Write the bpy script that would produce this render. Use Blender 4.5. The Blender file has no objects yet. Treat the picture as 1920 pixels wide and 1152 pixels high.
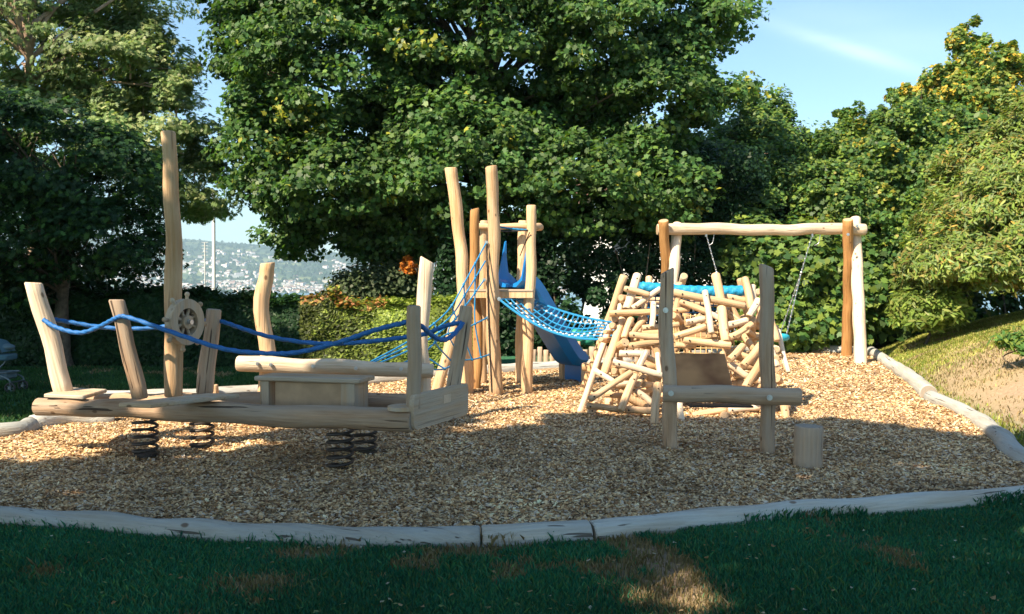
import bpy, math, random
import numpy as np
from mathutils import Vector, Matrix

# ------------------------------------------------------------------ camera, sky, sun, exposure
S = bpy.context.scene
COL = S.collection
F = 1700.0
PITCH = math.atan(46/F)
cam = bpy.data.cameras.new('camera')
camo = bpy.data.objects.new('camera', cam)
COL.objects.link(camo)
camo.location = (0, 0, 1.6)
camo.rotation_euler = (math.radians(90)-PITCH, 0, 0)
cam.lens = F/1920*36
cam.sensor_width = 36
cam.clip_start = 0.1
cam.clip_end = 20000
S.camera = camo

SUN_EL = math.radians(45)
SX, SY = -0.68, -0.733            # horizontal direction towards the sun
SUND = Vector((SX*math.cos(SUN_EL), SY*math.cos(SUN_EL), math.sin(SUN_EL))).normalized()
W = bpy.data.worlds.new('World')
S.world = W
W.use_nodes = True
nt = W.node_tree
for n in list(nt.nodes): nt.nodes.remove(n)
sky = nt.nodes.new('ShaderNodeTexSky')
sky.sky_type = 'NISHITA'
sky.sun_disc = False
sky.sun_elevation = SUN_EL
sky.sun_rotation = math.atan2(SX, SY)
sky.air_density = 1.0
sky.dust_density = 0.6
sky.ozone_density = 1.6
bg = nt.nodes.new('ShaderNodeBackground')
bg.inputs['Strength'].default_value = 0.094
out = nt.nodes.new('ShaderNodeOutputWorld')
# thin cirrus streaks, laid out by direction in the sky
tc = nt.nodes.new('ShaderNodeTexCoord')
def _dir(px, py):
    v = Vector(((px-960)/F, 1, -(py-530)/F)); return v.normalized()
acc = None
for (p0, p1, wd, amp) in (((1430, 45), (1760, 150), .007, .42), ((1400, 20), (1900, 120), .022, .20), ((1350, 250), (1900, 300), .02, .10)):
    a_, b_ = _dir(*p0), _dir(*p1); nrm = a_.cross(b_).normalized(); along = (b_-a_).normalized(); mid_ = (a_+b_).normalized()
    mp = nt.nodes.new('ShaderNodeMapping'); mp.vector_type = 'TEXTURE'
    mp.inputs['Scale'].default_value = (.35, .35, .05)
    nz = nt.nodes.new('ShaderNodeTexNoise'); nz.inputs['Scale'].default_value = 1.6; nz.inputs['Detail'].default_value = 6
    nt.links.new(tc.outputs['Generated'], mp.inputs['Vector']); nt.links.new(mp.outputs[0], nz.inputs['Vector'])
    def vdot(vec, off=0.0, div=1.0):
        d_ = nt.nodes.new('ShaderNodeVectorMath'); d_.operation = 'DOT_PRODUCT'; d_.inputs[1].default_value = vec
        nt.links.new(tc.outputs['Generated'], d_.inputs[0])
        q = nt.nodes.new('ShaderNodeMath'); q.operation = 'SUBTRACT'; q.inputs[1].default_value = off; nt.links.new(d_.outputs['Value'], q.inputs[0])
        q2 = nt.nodes.new('ShaderNodeMath'); q2.operation = 'DIVIDE'; q2.inputs[1].default_value = div; nt.links.new(q.outputs[0], q2.inputs[0])
        q3 = nt.nodes.new('ShaderNodeMath'); q3.operation = 'MULTIPLY'; nt.links.new(q2.outputs[0], q3.inputs[0]); nt.links.new(q2.outputs[0], q3.inputs[1])
        return q3.outputs[0]
    s1, s2 = vdot(nrm, 0, wd), vdot(along, mid_.dot(along), (b_-a_).length*.45)
    ad = nt.nodes.new('ShaderNodeMath'); ad.operation = 'ADD'; nt.links.new(s1, ad.inputs[0]); nt.links.new(s2, ad.inputs[1])
    ng = nt.nodes.new('ShaderNodeMath'); ng.operation = 'MULTIPLY'; ng.inputs[1].default_value = -1; nt.links.new(ad.outputs[0], ng.inputs[0])
    ex = nt.nodes.new('ShaderNodeMath'); ex.operation = 'EXPONENT'; nt.links.new(ng.outputs[0], ex.inputs[0])
    m1 = nt.nodes.new('ShaderNodeMath'); m1.operation = 'MULTIPLY'; nt.links.new(ex.outputs[0], m1.inputs[0]); nt.links.new(nz.outputs['Fac'], m1.inputs[1])
    m2 = nt.nodes.new('ShaderNodeMath'); m2.operation = 'MULTIPLY_ADD'; m2.inputs[1].default_value = amp*1.7; m2.inputs[2].default_value = 0
    nt.links.new(m1.outputs[0], m2.inputs[0])
    if acc is not None: nt.links.new(acc, m2.inputs[2])
    acc = m2.outputs[0]
mx = nt.nodes.new('ShaderNodeMixRGB')
mx.inputs['Color2'].default_value = (6.2, 6.6, 6.9, 1)
nt.links.new(acc, mx.inputs['Fac'])
nt.links.new(sky.outputs['Color'], mx.inputs['Color1'])
gr = nt.nodes.new('ShaderNodeMixRGB'); gr.blend_type = 'MULTIPLY'
gr.inputs['Fac'].default_value = 1; gr.inputs['Color2'].default_value = (0.87, 1.0, 1.0, 1)
nt.links.new(mx.outputs['Color'], gr.inputs['Color1'])
nt.links.new(gr.outputs['Color'], bg.inputs['Color'])
nt.links.new(bg.outputs['Background'], out.inputs['Surface'])

sl = bpy.data.lights.new('sun', 'SUN')
sl.energy = 5.0
sl.angle = math.radians(0.6)
sl.color = (1.0, 0.86, 0.65)
so = bpy.data.objects.new('sun', sl)
so.rotation_euler = SUND.to_track_quat('Z', 'Y').to_euler()
COL.objects.link(so)
S.view_settings.view_transform = 'Standard'
S.view_settings.look = 'None'
S.view_settings.exposure = 1.3
S.view_settings.gamma = 1
try:
    S.cycles.max_bounces = 6
    S.cycles.diffuse_bounces = 3
    S.cycles.transmission_bounces = 3
    S.cycles.transparent_max_bounces = 8
    S.cycles.volume_bounces = 0
except Exception: pass

# ------------------------------------------------------------------ helpers
ca, sa = math.cos(PITCH), math.sin(PITCH)
def ray(px, py):
    dx = (px-960)/F; dy = -(py-576)/F
    return Vector((dx, ca+dy*sa, -sa+dy*ca))
def P(px, py, Y):
    d = ray(px, py); return Vector((0, 0, 1.6))+d*(Y/d.y)
def G(px, py, z=0.0):
    d = ray(px, py); return Vector((0, 0, 1.6))+d*((z-1.6)/d.z)

def tag(o, label=None, cat=None, group=None, kind=None):
    if label: o['label'] = label
    if cat: o['category'] = cat
    if group: o['group'] = group
    if kind: o['kind'] = kind
    return o
def thing(name, label, cat, loc=(0, 0, 0), group=None):
    o = bpy.data.objects.new(name, None)
    o.empty_display_size = 0.1
    o.location = loc
    COL.objects.link(o)
    return tag(o, label, cat, group)
def wm(o):
    m = o.matrix_basis.copy()
    while o.parent is not None:
        o = o.parent; m = o.matrix_basis @ m
    return m
def link(name, mesh, mats=None, parent=None, world=None):
    o = bpy.data.objects.new(name, mesh)
    COL.objects.link(o)
    if mats is not None:
        for m in (mats if isinstance(mats, (list, tuple)) else [mats]):
            mesh.materials.append(m)
    w = world if world is not None else Matrix.Identity(4)
    if parent is not None:
        o.parent = parent
        o.matrix_basis = wm(parent).inverted() @ w
    else:
        o.matrix_basis = w
    return o
def mesh_from(v, f, mi=None, smooth=True):
    me = bpy.data.meshes.new('m')
    me.from_pydata([tuple(a) for a in v], [], f)
    if mi: me.polygons.foreach_set('material_index', mi)
    me.polygons.foreach_set('use_smooth', [smooth]*len(f))
    me.update()
    return me
def fast_mesh(verts, k, cols=None, smooth=False):
    """verts (n*k,3): n polygons of k corners each; cols (n,3) per polygon colour"""
    n = len(verts)//k
    me = bpy.data.meshes.new('m')
    me.vertices.add(n*k)
    me.vertices.foreach_set('co', np.asarray(verts, dtype=np.float32).ravel())
    me.loops.add(n*k)
    me.loops.foreach_set('vertex_index', np.arange(n*k, dtype=np.int32))
    me.polygons.add(n)
    me.polygons.foreach_set('loop_start', np.arange(0, n*k, k, dtype=np.int32))
    try: me.polygons.foreach_set('loop_total', np.full(n, k, dtype=np.int32))
    except Exception: pass
    me.update(calc_edges=True)
    if cols is not None:
        a = me.color_attributes.new('tint', 'FLOAT_COLOR', 'POINT')
        c = np.ones((n*k, 4), dtype=np.float32)
        c[:, :3] = np.repeat(cols, k, axis=0)
        a.data.foreach_set('color', c.ravel())
    return me

def smooth_path(pts, n):
    pts = [Vector(p) for p in pts]
    if len(pts) == 2:
        return [pts[0].lerp(pts[1], i/n) for i in range(n+1)]
    res = []
    ext = [pts[0]*2-pts[1]]+pts+[pts[-1]*2-pts[-2]]
    m = len(pts)-1
    for i in range(n+1):
        t = i/n*m; k = min(int(t), m-1); u = t-k
        a, b, c, d = ext[k:k+4]
        res.append(0.5*((2*b)+(c-a)*u+(2*a-5*b+4*c-d)*u*u+(3*b-a-3*c+d)*u**3))
    return res

def tube_data(path, radii, sides=12, cap=True, bumps=0.0, rng=None, cutA=None, cutB=None, chamfer=0.0, square=0.0):
    """tube along a path; returns v, f, mi (cap faces index 1)"""
    n = len(path); v = []; f = []; mi = []
    frames = []
    up = None
    for i in range(n):
        t = (path[min(i+1, n-1)]-path[max(i-1, 0)]).normalized()
        if up is None:
            ref = Vector((1, 0, 0)) if abs(t.x) < 0.8 else Vector((0, 0, 1))
            x = (ref-t*ref.dot(t)).normalized()
        else:
            x = (up-t*up.dot(t)).normalized()
        up = x
        frames.append((t, x, t.cross(x)))
    ph = [rng.random()*6.28 for _ in range(6)] if rng else [0]*6
    for i in range(n):
        t, x, y = frames[i]
        r = radii[i]
        for k in range(sides):
            a = 2*math.pi*k/sides
            rr = r
            if bumps and rng:
                s = i*0.55
                rr *= 1+bumps*(math.sin(2*a+ph[0]+s*0.5)*0.55+math.sin(3*a+ph[1]-s*0.7)*0.4+math.sin(s*1.9+ph[2])*0.55+(rng.random()-.5)*0.35)
            if square:
                c = max(abs(math.cos(a)), abs(math.sin(a)))
                rr *= (1-square)+square*0.9/c
            p = path[i]+(x*math.cos(a)+y*math.sin(a))*rr
            if cutB is not None and i >= n-2:
                p = p+t*((x*math.cos(a)+y*math.sin(a))*rr).dot(cutB)*(1 if i == n-1 else .96)
            if cutA is not None and i <= 1:
                p = p-t*((x*math.cos(a)+y*math.sin(a))*rr).dot(cutA)
            v.append(p)
    for i in range(n-1):
        for k in range(sides):
            k2 = (k+1) % sides
            f.append((i*sides+k, i*sides+k2, (i+1)*sides+k2, (i+1)*sides+k)); mi.append(0)
    if cap:
        f.append(tuple(reversed(range(sides)))); mi.append(1)
        f.append(tuple((n-1)*sides+k for k in range(sides))); mi.append(1)
    return v, f, mi

RL = random.Random(5)
def log(name, pts, r0, r1=None, mats=None, parent=None, seg=None, bumps=0.05, sides=14, cutA=None, cutB=None, square=0, cham=0.012, wob=0.010):
    """a debarked round timber: its own object, grain runs along local Z"""
    if r1 is None: r1 = r0
    pts = [Vector(p) for p in pts]
    a, b = pts[0], pts[-1]
    L = (b-a).length
    z = (b-a).normalized()
    ref = Vector((1, 0, 0)) if abs(z.x) < 0.8 else Vector((0, 0, 1))
    x = (ref-z*ref.dot(z)).normalized(); y = z.cross(x)
    M = Matrix(((x.x, y.x, z.x, a.x), (x.y, y.y, z.y, a.y), (x.z, y.z, z.z, a.z), (0, 0, 0, 1)))
    Mi = M.inverted()
    n = seg or max(4, int(L/0.12))
    path = smooth_path([Mi@p for p in pts], n)
    if wob:
        p1, p2 = RL.random()*6, RL.random()*6
        for i, p in enumerate(path):
            w = math.sin(math.pi*i/n)
            p.x += wob*w*math.sin(i*0.9+p1); p.y += wob*w*math.sin(i*0.8+p2)
    rad = [r0+(r1-r0)*i/n for i in range(n+1)]
    if cham:
        c = min(cham, r0*0.3)
        d0 = (path[1]-path[0]).normalized(); d1 = (path[-1]-path[-2]).normalized()
        path = [path[0], path[0]+d0*c]+path[1:-1]+[path[-1]-d1*c, path[-1]]
        rad = [rad[0]-c*.8, rad[0]]+rad[1:-1]+[rad[-1], rad[-1]-c*.8]
    toL = Mi.to_3x3()
    v, f, mi = tube_data(path, rad, sides, True, bumps, RL,
                         toL@Vector(cutA) if cutA else None, toL@Vector(cutB) if cutB else None, square=square)
    me = mesh_from(v, f, mi)
    # flat caps
    me.polygons[len(f)-1].use_smooth = False; me.polygons[len(f)-2].use_smooth = False
    return link(name, me, mats, parent, M)

class MB:
    def __init__(s): s.v = []; s.f = []; s.mi = []
    def add(s, v, f, mi=0):
        o = len(s.v); s.v += [Vector(p) for p in v]; s.f += [tuple(i+o for i in q) for q in f]
        s.mi += (mi if isinstance(mi, list) else [mi]*len(f))
    def tube(s, pts, r, n=None, sides=8, r1=None, mi=0):
        pts = [Vector(p) for p in pts]
        n = n or max(1, (len(pts)-1)*4 if len(pts) > 2 else 1)
        path = smooth_path(pts, n)
        rad = [r+((r1 if r1 is not None else r)-r)*i/n for i in range(n+1)]
        v, f, _ = tube_data(path, rad, sides)
        s.add(v, f, mi)
    def box(s, c, ax, ay, az, mi=0, bev=0.0):
        """box at centre c with half-axes; chamfered when bev > 0"""
        c = Vector(c); ax, ay, az = Vector(ax), Vector(ay), Vector(az)
        if bev:
            lx, ly, lz = ax.length, ay.length, az.length
            b = min(bev, lx*.45, ly*.45, lz*.45)
            ux, uy, uz = ax/lx, ay/ly, az/lz
            vs = []; idx = {}
            for i in (-1, 1):
                for j in (-1, 1):
                    for k in (-1, 1):
                        for q in range(3):
                            d = [lx, ly, lz]
                            for w in range(3):
                                if w != q: d[w] -= b
                            idx[(i, j, k, q)] = len(vs)
                            vs.append(c+ux*i*d[0]+uy*j*d[1]+uz*k*d[2])
            fs = []
            for i in (-1, 1):
                o = [(i, -1, -1, 0), (i, 1, -1, 0), (i, 1, 1, 0), (i, -1, 1, 0)]; fs.append([idx[t] for t in (o if i > 0 else o[::-1])])
                o = [(-1, i, -1, 1), (1, i, -1, 1), (1, i, 1, 1), (-1, i, 1, 1)]; fs.append([idx[t] for t in (o[::-1] if i > 0 else o)])
                o = [(-1, -1, i, 2), (1, -1, i, 2), (1, 1, i, 2), (-1, 1, i, 2)]; fs.append([idx[t] for t in (o if i > 0 else o[::-1])])
            for i in (-1, 1):
                for j in (-1, 1):
                    fs.append([idx[(i, j, -1, 0)], idx[(i, j, 1, 0)], idx[(i, j, 1, 1)], idx[(i, j, -1, 1)]])
                    fs.append([idx[(i, -1, j, 0)], idx[(i, 1, j, 0)], idx[(i, 1, j, 2)], idx[(i, -1, j, 2)]])
                    fs.append([idx[(-1, i, j, 1)], idx[(1, i, j, 1)], idx[(1, i, j, 2)], idx[(-1, i, j, 2)]])
                    for k in (-1, 1):
                        fs.append([idx[(i, j, k, 0)], idx[(i, j, k, 1)], idx[(i, j, k, 2)]])
            s.add(vs, fs, mi)
        else:
            vs = [c+ax*i+ay*j+az*k for i in (-1, 1) for j in (-1, 1) for k in (-1, 1)]
            s.add(vs, [(0, 1, 3, 2), (4, 6, 7, 5), (0, 4, 5, 1), (2, 3, 7, 6), (0, 2, 6, 4), (1, 5, 7, 3)], mi)
    def disc(s, c, axis, r, h, sides=16, mi=0):
        a = Vector(axis).normalized()*h/2
        s.tube([Vector(c)-a, Vector(c)+a], r, 1, sides, mi=mi)
    def sphere(s, c, r, seg=10, sc=(1, 1, 1), mi=0):
        c = Vector(c); v = []; f = []
        for i in range(seg+1):
            th = math.pi*i/seg
            for k in range(seg):
                a = 2*math.pi*k/seg
                v.append(c+Vector((r*sc[0]*math.sin(th)*math.cos(a), r*sc[1]*math.sin(th)*math.sin(a), r*sc[2]*math.cos(th))))
        for i in range(seg):
            for k in range(seg):
                k2 = (k+1) % seg
                f.append((i*seg+k, (i+1)*seg+k, (i+1)*seg+k2, i*seg+k2))
        s.add(v, f, mi)
    def build(s, name, mats, parent=None, smooth=True, recalc=True):
        me = mesh_from(s.v, s.f, s.mi, smooth)
        if recalc:
            import bmesh
            bm = bmesh.new(); bm.from_mesh(me); bmesh.ops.recalc_face_normals(bm, faces=bm.faces)
            bm.to_mesh(me); bm.free()
        if smooth:
            try: me.set_sharp_from_angle(angle=math.radians(40))
            except Exception: pass
        return link(name, me, mats, parent)

_lat = {}
def vnoise(x, y, sc, seed=0):
    """smooth value noise in 0..1 (numpy)"""
    if seed not in _lat:
        _lat[seed] = np.random.RandomState(1000+seed).rand(128, 128)
    L = _lat[seed]
    X = np.asarray(x)*sc; Y = np.asarray(y)*sc
    xi = np.floor(X).astype(int); yi = np.floor(Y).astype(int)
    u = X-xi; w = Y-yi
    u = u*u*(3-2*u); w = w*w*(3-2*w)
    g = lambda a, b: L[a % 128, b % 128]
    return (g(xi, yi)*(1-u)+g(xi+1, yi)*u)*(1-w)+(g(xi, yi+1)*(1-u)+g(xi+1, yi+1)*u)*w
def sstep(a, b, x):
    t = np.clip((x-a)/(b-a), 0, 1); return t*t*(3-2*t)

# ------------------------------------------------------------------ materials
def newmat(name):
    m = bpy.data.materials.new(name); m.use_nodes = True
    nt = m.node_tree
    for n in list(nt.nodes): nt.nodes.remove(n)
    o = nt.nodes.new('ShaderNodeOutputMaterial')
    b = nt.nodes.new('ShaderNodeBsdfPrincipled')
    nt.links.new(b.outputs[0], o.inputs['Surface'])
    return m, nt, b, o
def ramp(nt, stops):
    r = nt.nodes.new('ShaderNodeValToRGB')
    e = r.color_ramp.elements
    while len(e) < len(stops): e.new(0.5)
    for i, (p, c) in enumerate(stops):
        e[i].position = p; e[i].color = (*c, 1)
    return r
def noise(nt, vec, scale, detail=4, rough=0.55):
    n = nt.nodes.new('ShaderNodeTexNoise')
    n.inputs['Scale'].default_value = scale; n.inputs['Detail'].default_value = detail
    n.inputs['Roughness'].default_value = rough
    if vec is not None: nt.links.new(vec, n.inputs['Vector'])
    return n
def mapping(nt, src, scale=(1, 1, 1), rot=(0, 0, 0)):
    m = nt.nodes.new('ShaderNodeMapping')
    m.inputs['Scale'].default_value = scale; m.inputs['Rotation'].default_value = rot
    nt.links.new(src, m.inputs['Vector']); return m.outputs[0]
def mixc(nt, fac, a, b, mode='MIX'):
    m = nt.nodes.new('ShaderNodeMixRGB'); m.blend_type = mode
    for s, v in ((m.inputs['Fac'], fac), (m.inputs['Color1'], a), (m.inputs['Color2'], b)):
        if isinstance(v, (int, float)): s.default_value = v
        elif isinstance(v, tuple): s.default_value = (*v, 1) if len(v) == 3 else v
        else: nt.links.new(v, s)
    return m.outputs[0]
def bump(nt, b, h, strength=0.5, dist=0.02):
    n = nt.nodes.new('ShaderNodeBump')
    n.inputs['Strength'].default_value = strength; n.inputs['Distance'].default_value = dist
    nt.links.new(h, n.inputs['Height']); nt.links.new(n.outputs[0], b.inputs['Normal'])
def simple(name, col, rough=0.5, metal=0.0, var=0.12, scale=20, bmp=0.1):
    m, nt, b, o = newmat(name)
    tc = nt.nodes.new('ShaderNodeTexCoord')
    n = noise(nt, tc.outputs['Object'], scale, 5)
    r = ramp(nt, [(0.3, tuple(c*(1-var) for c in col)), (0.7, tuple(min(1, c*(1+var)) for c in col))])
    nt.links.new(n.outputs['Fac'], r.inputs['Fac']); nt.links.new(r.outputs[0], b.inputs['Base Color'])
    b.inputs['Roughness'].default_value = rough; b.inputs['Metallic'].default_value = metal
    if bmp: bump(nt, b, n.outputs['Fac'], bmp, 0.01)
    return m

def wood(name, light, dark, crack=0.5, stain=(0.20, 0.12, 0.06), stain_amt=0.35, grey=None):
    """timber, grain along local Z"""
    m, nt, b, o = newmat(name)
    tc = nt.nodes.new('ShaderNodeTexCoord')
    oi = nt.nodes.new('ShaderNodeObjectInfo')
    add = nt.nodes.new('ShaderNodeVectorMath'); add.operation = 'ADD'
    sc = nt.nodes.new('ShaderNodeVectorMath'); sc.operation = 'SCALE'
    comb = nt.nodes.new('ShaderNodeCombineXYZ')
    for i in range(3): nt.links.new(oi.outputs['Random'], comb.inputs[i])
    nt.links.new(comb.outputs[0], sc.inputs[0]); sc.inputs['Scale'].default_value = 37.0
    nt.links.new(tc.outputs['Object'], add.inputs[0]); nt.links.new(sc.outputs[0], add.inputs[1])
    vec = add.outputs[0]
    g = noise(nt, mapping(nt, vec, (38, 38, 1.6)), 1.0, 6, 0.6)
    c = ramp(nt, [(0.34, dark), (0.47, tuple((a+b_)/2 for a, b_ in zip(light, dark))), (0.68, light)])
    nt.links.new(g.outputs['Fac'], c.inputs['Fac'])
    big = noise(nt, mapping(nt, vec, (4, 4, 1.2)), 1.0, 4, 0.6)
    br = ramp(nt, [(0.40, (0, 0, 0)), (0.72, (stain_amt,)*3)])
    nt.links.new(big.outputs['Fac'], br.inputs['Fac'])
    col = mixc(nt, br.outputs[0], c.outputs[0], stain)
    if grey:
        gn = noise(nt, mapping(nt, vec, (9, 9, 0.8)), 1.0, 5, 0.6)
        gr = ramp(nt, [(0.36, (0, 0, 0)), (0.62, (0.8,)*3)])
        nt.links.new(gn.outputs['Fac'], gr.inputs['Fac'])
        col = mixc(nt, gr.outputs[0], col, grey)
    ck = noise(nt, mapping(nt, vec, (30, 30, 0.7)), 1.0, 2, 0.5)
    cr = ramp(nt, [(0.300, (crack,)*3), (0.325, (0, 0, 0))])
    nt.links.new(ck.outputs['Fac'], cr.inputs['Fac'])
    col = mixc(nt, cr.outputs[0], col, (0.05, 0.03, 0.02))
    # knots
    vo = nt.nodes.new('ShaderNodeTexVoronoi'); vo.inputs['Scale'].default_value = 5.0
    nt.links.new(mapping(nt, vec, (1, 1, 0.6)), vo.inputs['Vector'])
    kr = ramp(nt, [(0.06, (0.8,)*3), (0.10, (0, 0, 0))])
    nt.links.new(vo.outputs['Distance'], kr.inputs['Fac'])
    col = mixc(nt, kr.outputs[0], col, (0.12, 0.06, 0.03))
    # per-log variation
    hs = nt.nodes.new('ShaderNodeHueSaturation')
    mr = nt.nodes.new('ShaderNodeMapRange')
    nt.links.new(oi.outputs['Random'], mr.inputs['Value']); mr.inputs['To Min'].default_value = 0.74; mr.inputs['To Max'].default_value = 1.10
    nt.links.new(mr.outputs[0], hs.inputs['Value']); nt.links.new(col, hs.inputs['Color'])
    nt.links.new(hs.outputs[0], b.inputs['Base Color'])
    b.inputs['Roughness'].default_value = 0.72
    b.inputs['Specular IOR Level'].default_value = 0.25
    hm = nt.nodes.new('ShaderNodeMath'); hm.operation = 'SUBTRACT'
    nt.links.new(g.outputs['Fac'], hm.inputs[0]); nt.links.new(cr.outputs[0], hm.inputs[1])
    bump(nt, b, hm.outputs[0], 0.8, 0.016)
    return m
def endgrain(name, light, dark):
    m, nt, b, o = newmat(name)
    tc = nt.nodes.new('ShaderNodeTexCoord')
    wv = nt.nodes.new('ShaderNodeTexWave'); wv.wave_type = 'RINGS'; wv.rings_direction = 'Z'
    wv.inputs['Scale'].default_value = 22; wv.inputs['Distortion'].default_value = 1.5; wv.inputs['Detail'].default_value = 2
    nt.links.new(tc.outputs['Object'], wv.inputs['Vector'])
    r = ramp(nt, [(0, dark), (1, light)]); nt.links.new(wv.outputs['Fac'], r.inputs['Fac'])
    n = noise(nt, mapping(nt, tc.outputs['Object'], (1, 1, 0.1)), 30)
    c = mixc(nt, n.outputs['Fac'], r.outputs[0], dark)
    nt.links.new(c, b.inputs['Base Color']); b.inputs['Roughness'].default_value = 0.8
    return m
M = {}
EG = endgrain('end_grain', (0.62, 0.46, 0.30), (0.40, 0.26, 0.15))
EGG = endgrain('end_grain_grey', (0.42, 0.36, 0.29), (0.24, 0.20, 0.16))
M['fresh'] = [wood('peeled_timber', (0.75, 0.53, 0.34), (0.56, 0.35, 0.18), 0.45, (0.42, 0.21, 0.08), 0.55), EG]
M['pale'] = [wood('pale_timber', (0.82, 0.68, 0.53), (0.64, 0.48, 0.33), 0.4, (0.48, 0.30, 0.16), 0.35), EG]
M['orange'] = [wood('orange_timber', (0.60, 0.33, 0.13), (0.42, 0.20, 0.07), 0.3, (0.30, 0.13, 0.04), 0.5), EG]
M['grey'] = [wood('weathered_timber', (0.62, 0.41, 0.26), (0.38, 0.23, 0.13), 0.9, (0.20, 0.10, 0.05), 0.6, (0.45, 0.36, 0.28)), EGG]
M['kerb'] = [wood('kerb_timber', (0.54, 0.49, 0.42), (0.36, 0.33, 0.28), 0.8, (0.25, 0.2, 0.14), 0.5, (0.47, 0.49, 0.47)), EGG]
M['plank'] = wood('plank_timber', (0.66, 0.46, 0.29), (0.48, 0.31, 0.18), 0.3, (0.34, 0.20, 0.10), 0.5, (0.48, 0.41, 0.33))
M['rope'] = simple('blue_rope', (0.007, 0.115, 0.36), 0.6, 0, 0.25, 90, 0.5)
M['net'] = simple('turquoise_rope', (0.010, 0.20, 0.42), 0.6, 0, 0.2, 60, 0.4)
M['slide'] = simple('blue_plastic', (0.007, 0.145, 0.43), 0.32, 0, 0.12, 4, 0.03)
M['steel'] = simple('steel', (0.55, 0.56, 0.58), 0.35, 0.9, 0.1, 40, 0.05)
M['spring'] = simple('rusty_dark_spring', (0.045, 0.035, 0.03), 0.55, 0.3, 0.4, 30, 0.2)
M['black'] = simple('black_rubber', (0.02, 0.02, 0.022), 0.6, 0, 0.2, 30, 0.1)
M['white'] = simple('white_paint', (0.8, 0.8, 0.78), 0.5, 0, 0.05, 5, 0.02)
M['bark'] = simple('bark', (0.11, 0.085, 0.06), 0.9, 0, 0.5, 14, 0.8)
M['barkpink'] = simple('pinkish_bark', (0.36, 0.24, 0.17), 0.85, 0, 0.3, 10, 0.5)

def leafmat(name, trans=0.35, gloss=0.45):
    m, nt, b, o = newmat(name)
    at = nt.nodes.new('ShaderNodeAttribute'); at.attribute_name = 'tint'
    nt.links.new(at.outputs['Color'], b.inputs['Base Color'])
    b.inputs['Roughness'].default_value = gloss
    b.inputs['Specular IOR Level'].default_value = 0.22
    tr = nt.nodes.new('ShaderNodeBsdfTranslucent')
    tcol = mixc(nt, 1.0, at.outputs['Color'], (1.25, 1.4, 0.5), 'MULTIPLY')
    nt.links.new(tcol, tr.inputs['Color'])
    ms = nt.nodes.new('ShaderNodeMixShader'); ms.inputs['Fac'].default_value = trans
    nt.links.new(b.outputs[0], ms.inputs[1]); nt.links.new(tr.outputs[0], ms.inputs[2])
    nt.links.new(ms.outputs[0], o.inputs['Surface'])
    return m
LEAF = leafmat('leaf')
GRASSM = leafmat('grass_blade', 0.25, 0.6)
def attrmat(name, rough=0.9):
    m, nt, b, o = newmat(name)
    at = nt.nodes.new('ShaderNodeAttribute'); at.attribute_name = 'tint'
    nt.links.new(at.outputs['Color'], b.inputs['Base Color']); b.inputs['Roughness'].default_value = rough
    b.inputs['Specular IOR Level'].default_value = 0.2
    return m, nt, b
CHIPM = attrmat('wood_chip', 0.8)[0]

# ------------------------------------------------------------------ terrain
pit_poly = [(-7.0, 7.6), (-5.6, 7.0), (-4.4, 6.5)] + [tuple(G(*p)[:2]) for p in
            [(0, 972), (150, 980), (300, 993), (450, 1003), (620, 1012), (900, 1012), (1100, 1003), (1200, 992), (1350, 975), (1500, 962), (1700, 948), (1920, 932)]] + \
           [(4.7, 6.95), (5.1, 7.3)] + [tuple(G(*p)[:2]) for p in [(1920, 878), (1870, 828), (1810, 786), (1745, 752), (1700, 712), (1665, 690), (1640, 670)]] + \
           [(7.6, 20.4), (6.4, 20.8), (5.4, 20.6), (4.0, 19.2), (2.2, 17.4), (1.0, 16.7), (-0.6, 15.5), (-2.3, 14.0), (-3.3, 13.0), (-4.5, 12.3), (-5.6, 12.0), (-4.9, 10.8), (-5.5, 9.6), (-6.6, 8.8)]
PP = np.array(pit_poly)
def inside(x, y, poly=PP):
    x = np.asarray(x); y = np.asarray(y)
    r = np.zeros(x.shape, bool); n = len(poly); j = n-1
    for i in range(n):
        xi, yi = poly[i]; xj, yj = poly[j]
        c = ((yi > y) != (yj > y)) & (x < (xj-xi)*(y-yi)/(yj-yi+1e-12)+xi)
        r ^= c; j = i
    return r
RB = np.array([(4.6, 3.0), (4.7, 6.5), (4.6, 8.0), (5.3, 10.5), (5.65, 12.3), (6.9, 16), (7.9, 19.7), (9.5, 24), (16, 40)])
def zg(x, y):
    """height of the ground"""
    x = np.asarray(x, float); y = np.asarray(y, float)
    bx = np.interp(y, RB[:, 1], RB[:, 0])
    d = np.clip(x-bx-0.05, 0, None)
    bank = (0.50*d/(1+0.14*d))*np.clip(1.2-(y-12)/22, 0.35, 1.0)*sstep(5.5, 9.0, y)
    bank = np.minimum(bank, 3.0)
    # the land falls away to the lake beyond the hedge
    fall = -0.14*np.clip(y-27, 0, None)
    fall = np.maximum(fall, -34)
    left = -0.14*np.clip(-x-40, 0, None)
    z = bank+fall+np.maximum(left, -20)*0
    z = z+0.03*(vnoise(x, y, 0.8, 3)-0.5)+0.012*(vnoise(x, y, 4, 4)-.5)
    return z
def zp(x, y):
    return 0.03+0.08*(vnoise(x, y, .9, 7)-.5)+0.03*(vnoise(x, y, 5, 8)-.5)+0.012*(vnoise(x, y, 16, 9)-.5)

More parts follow.
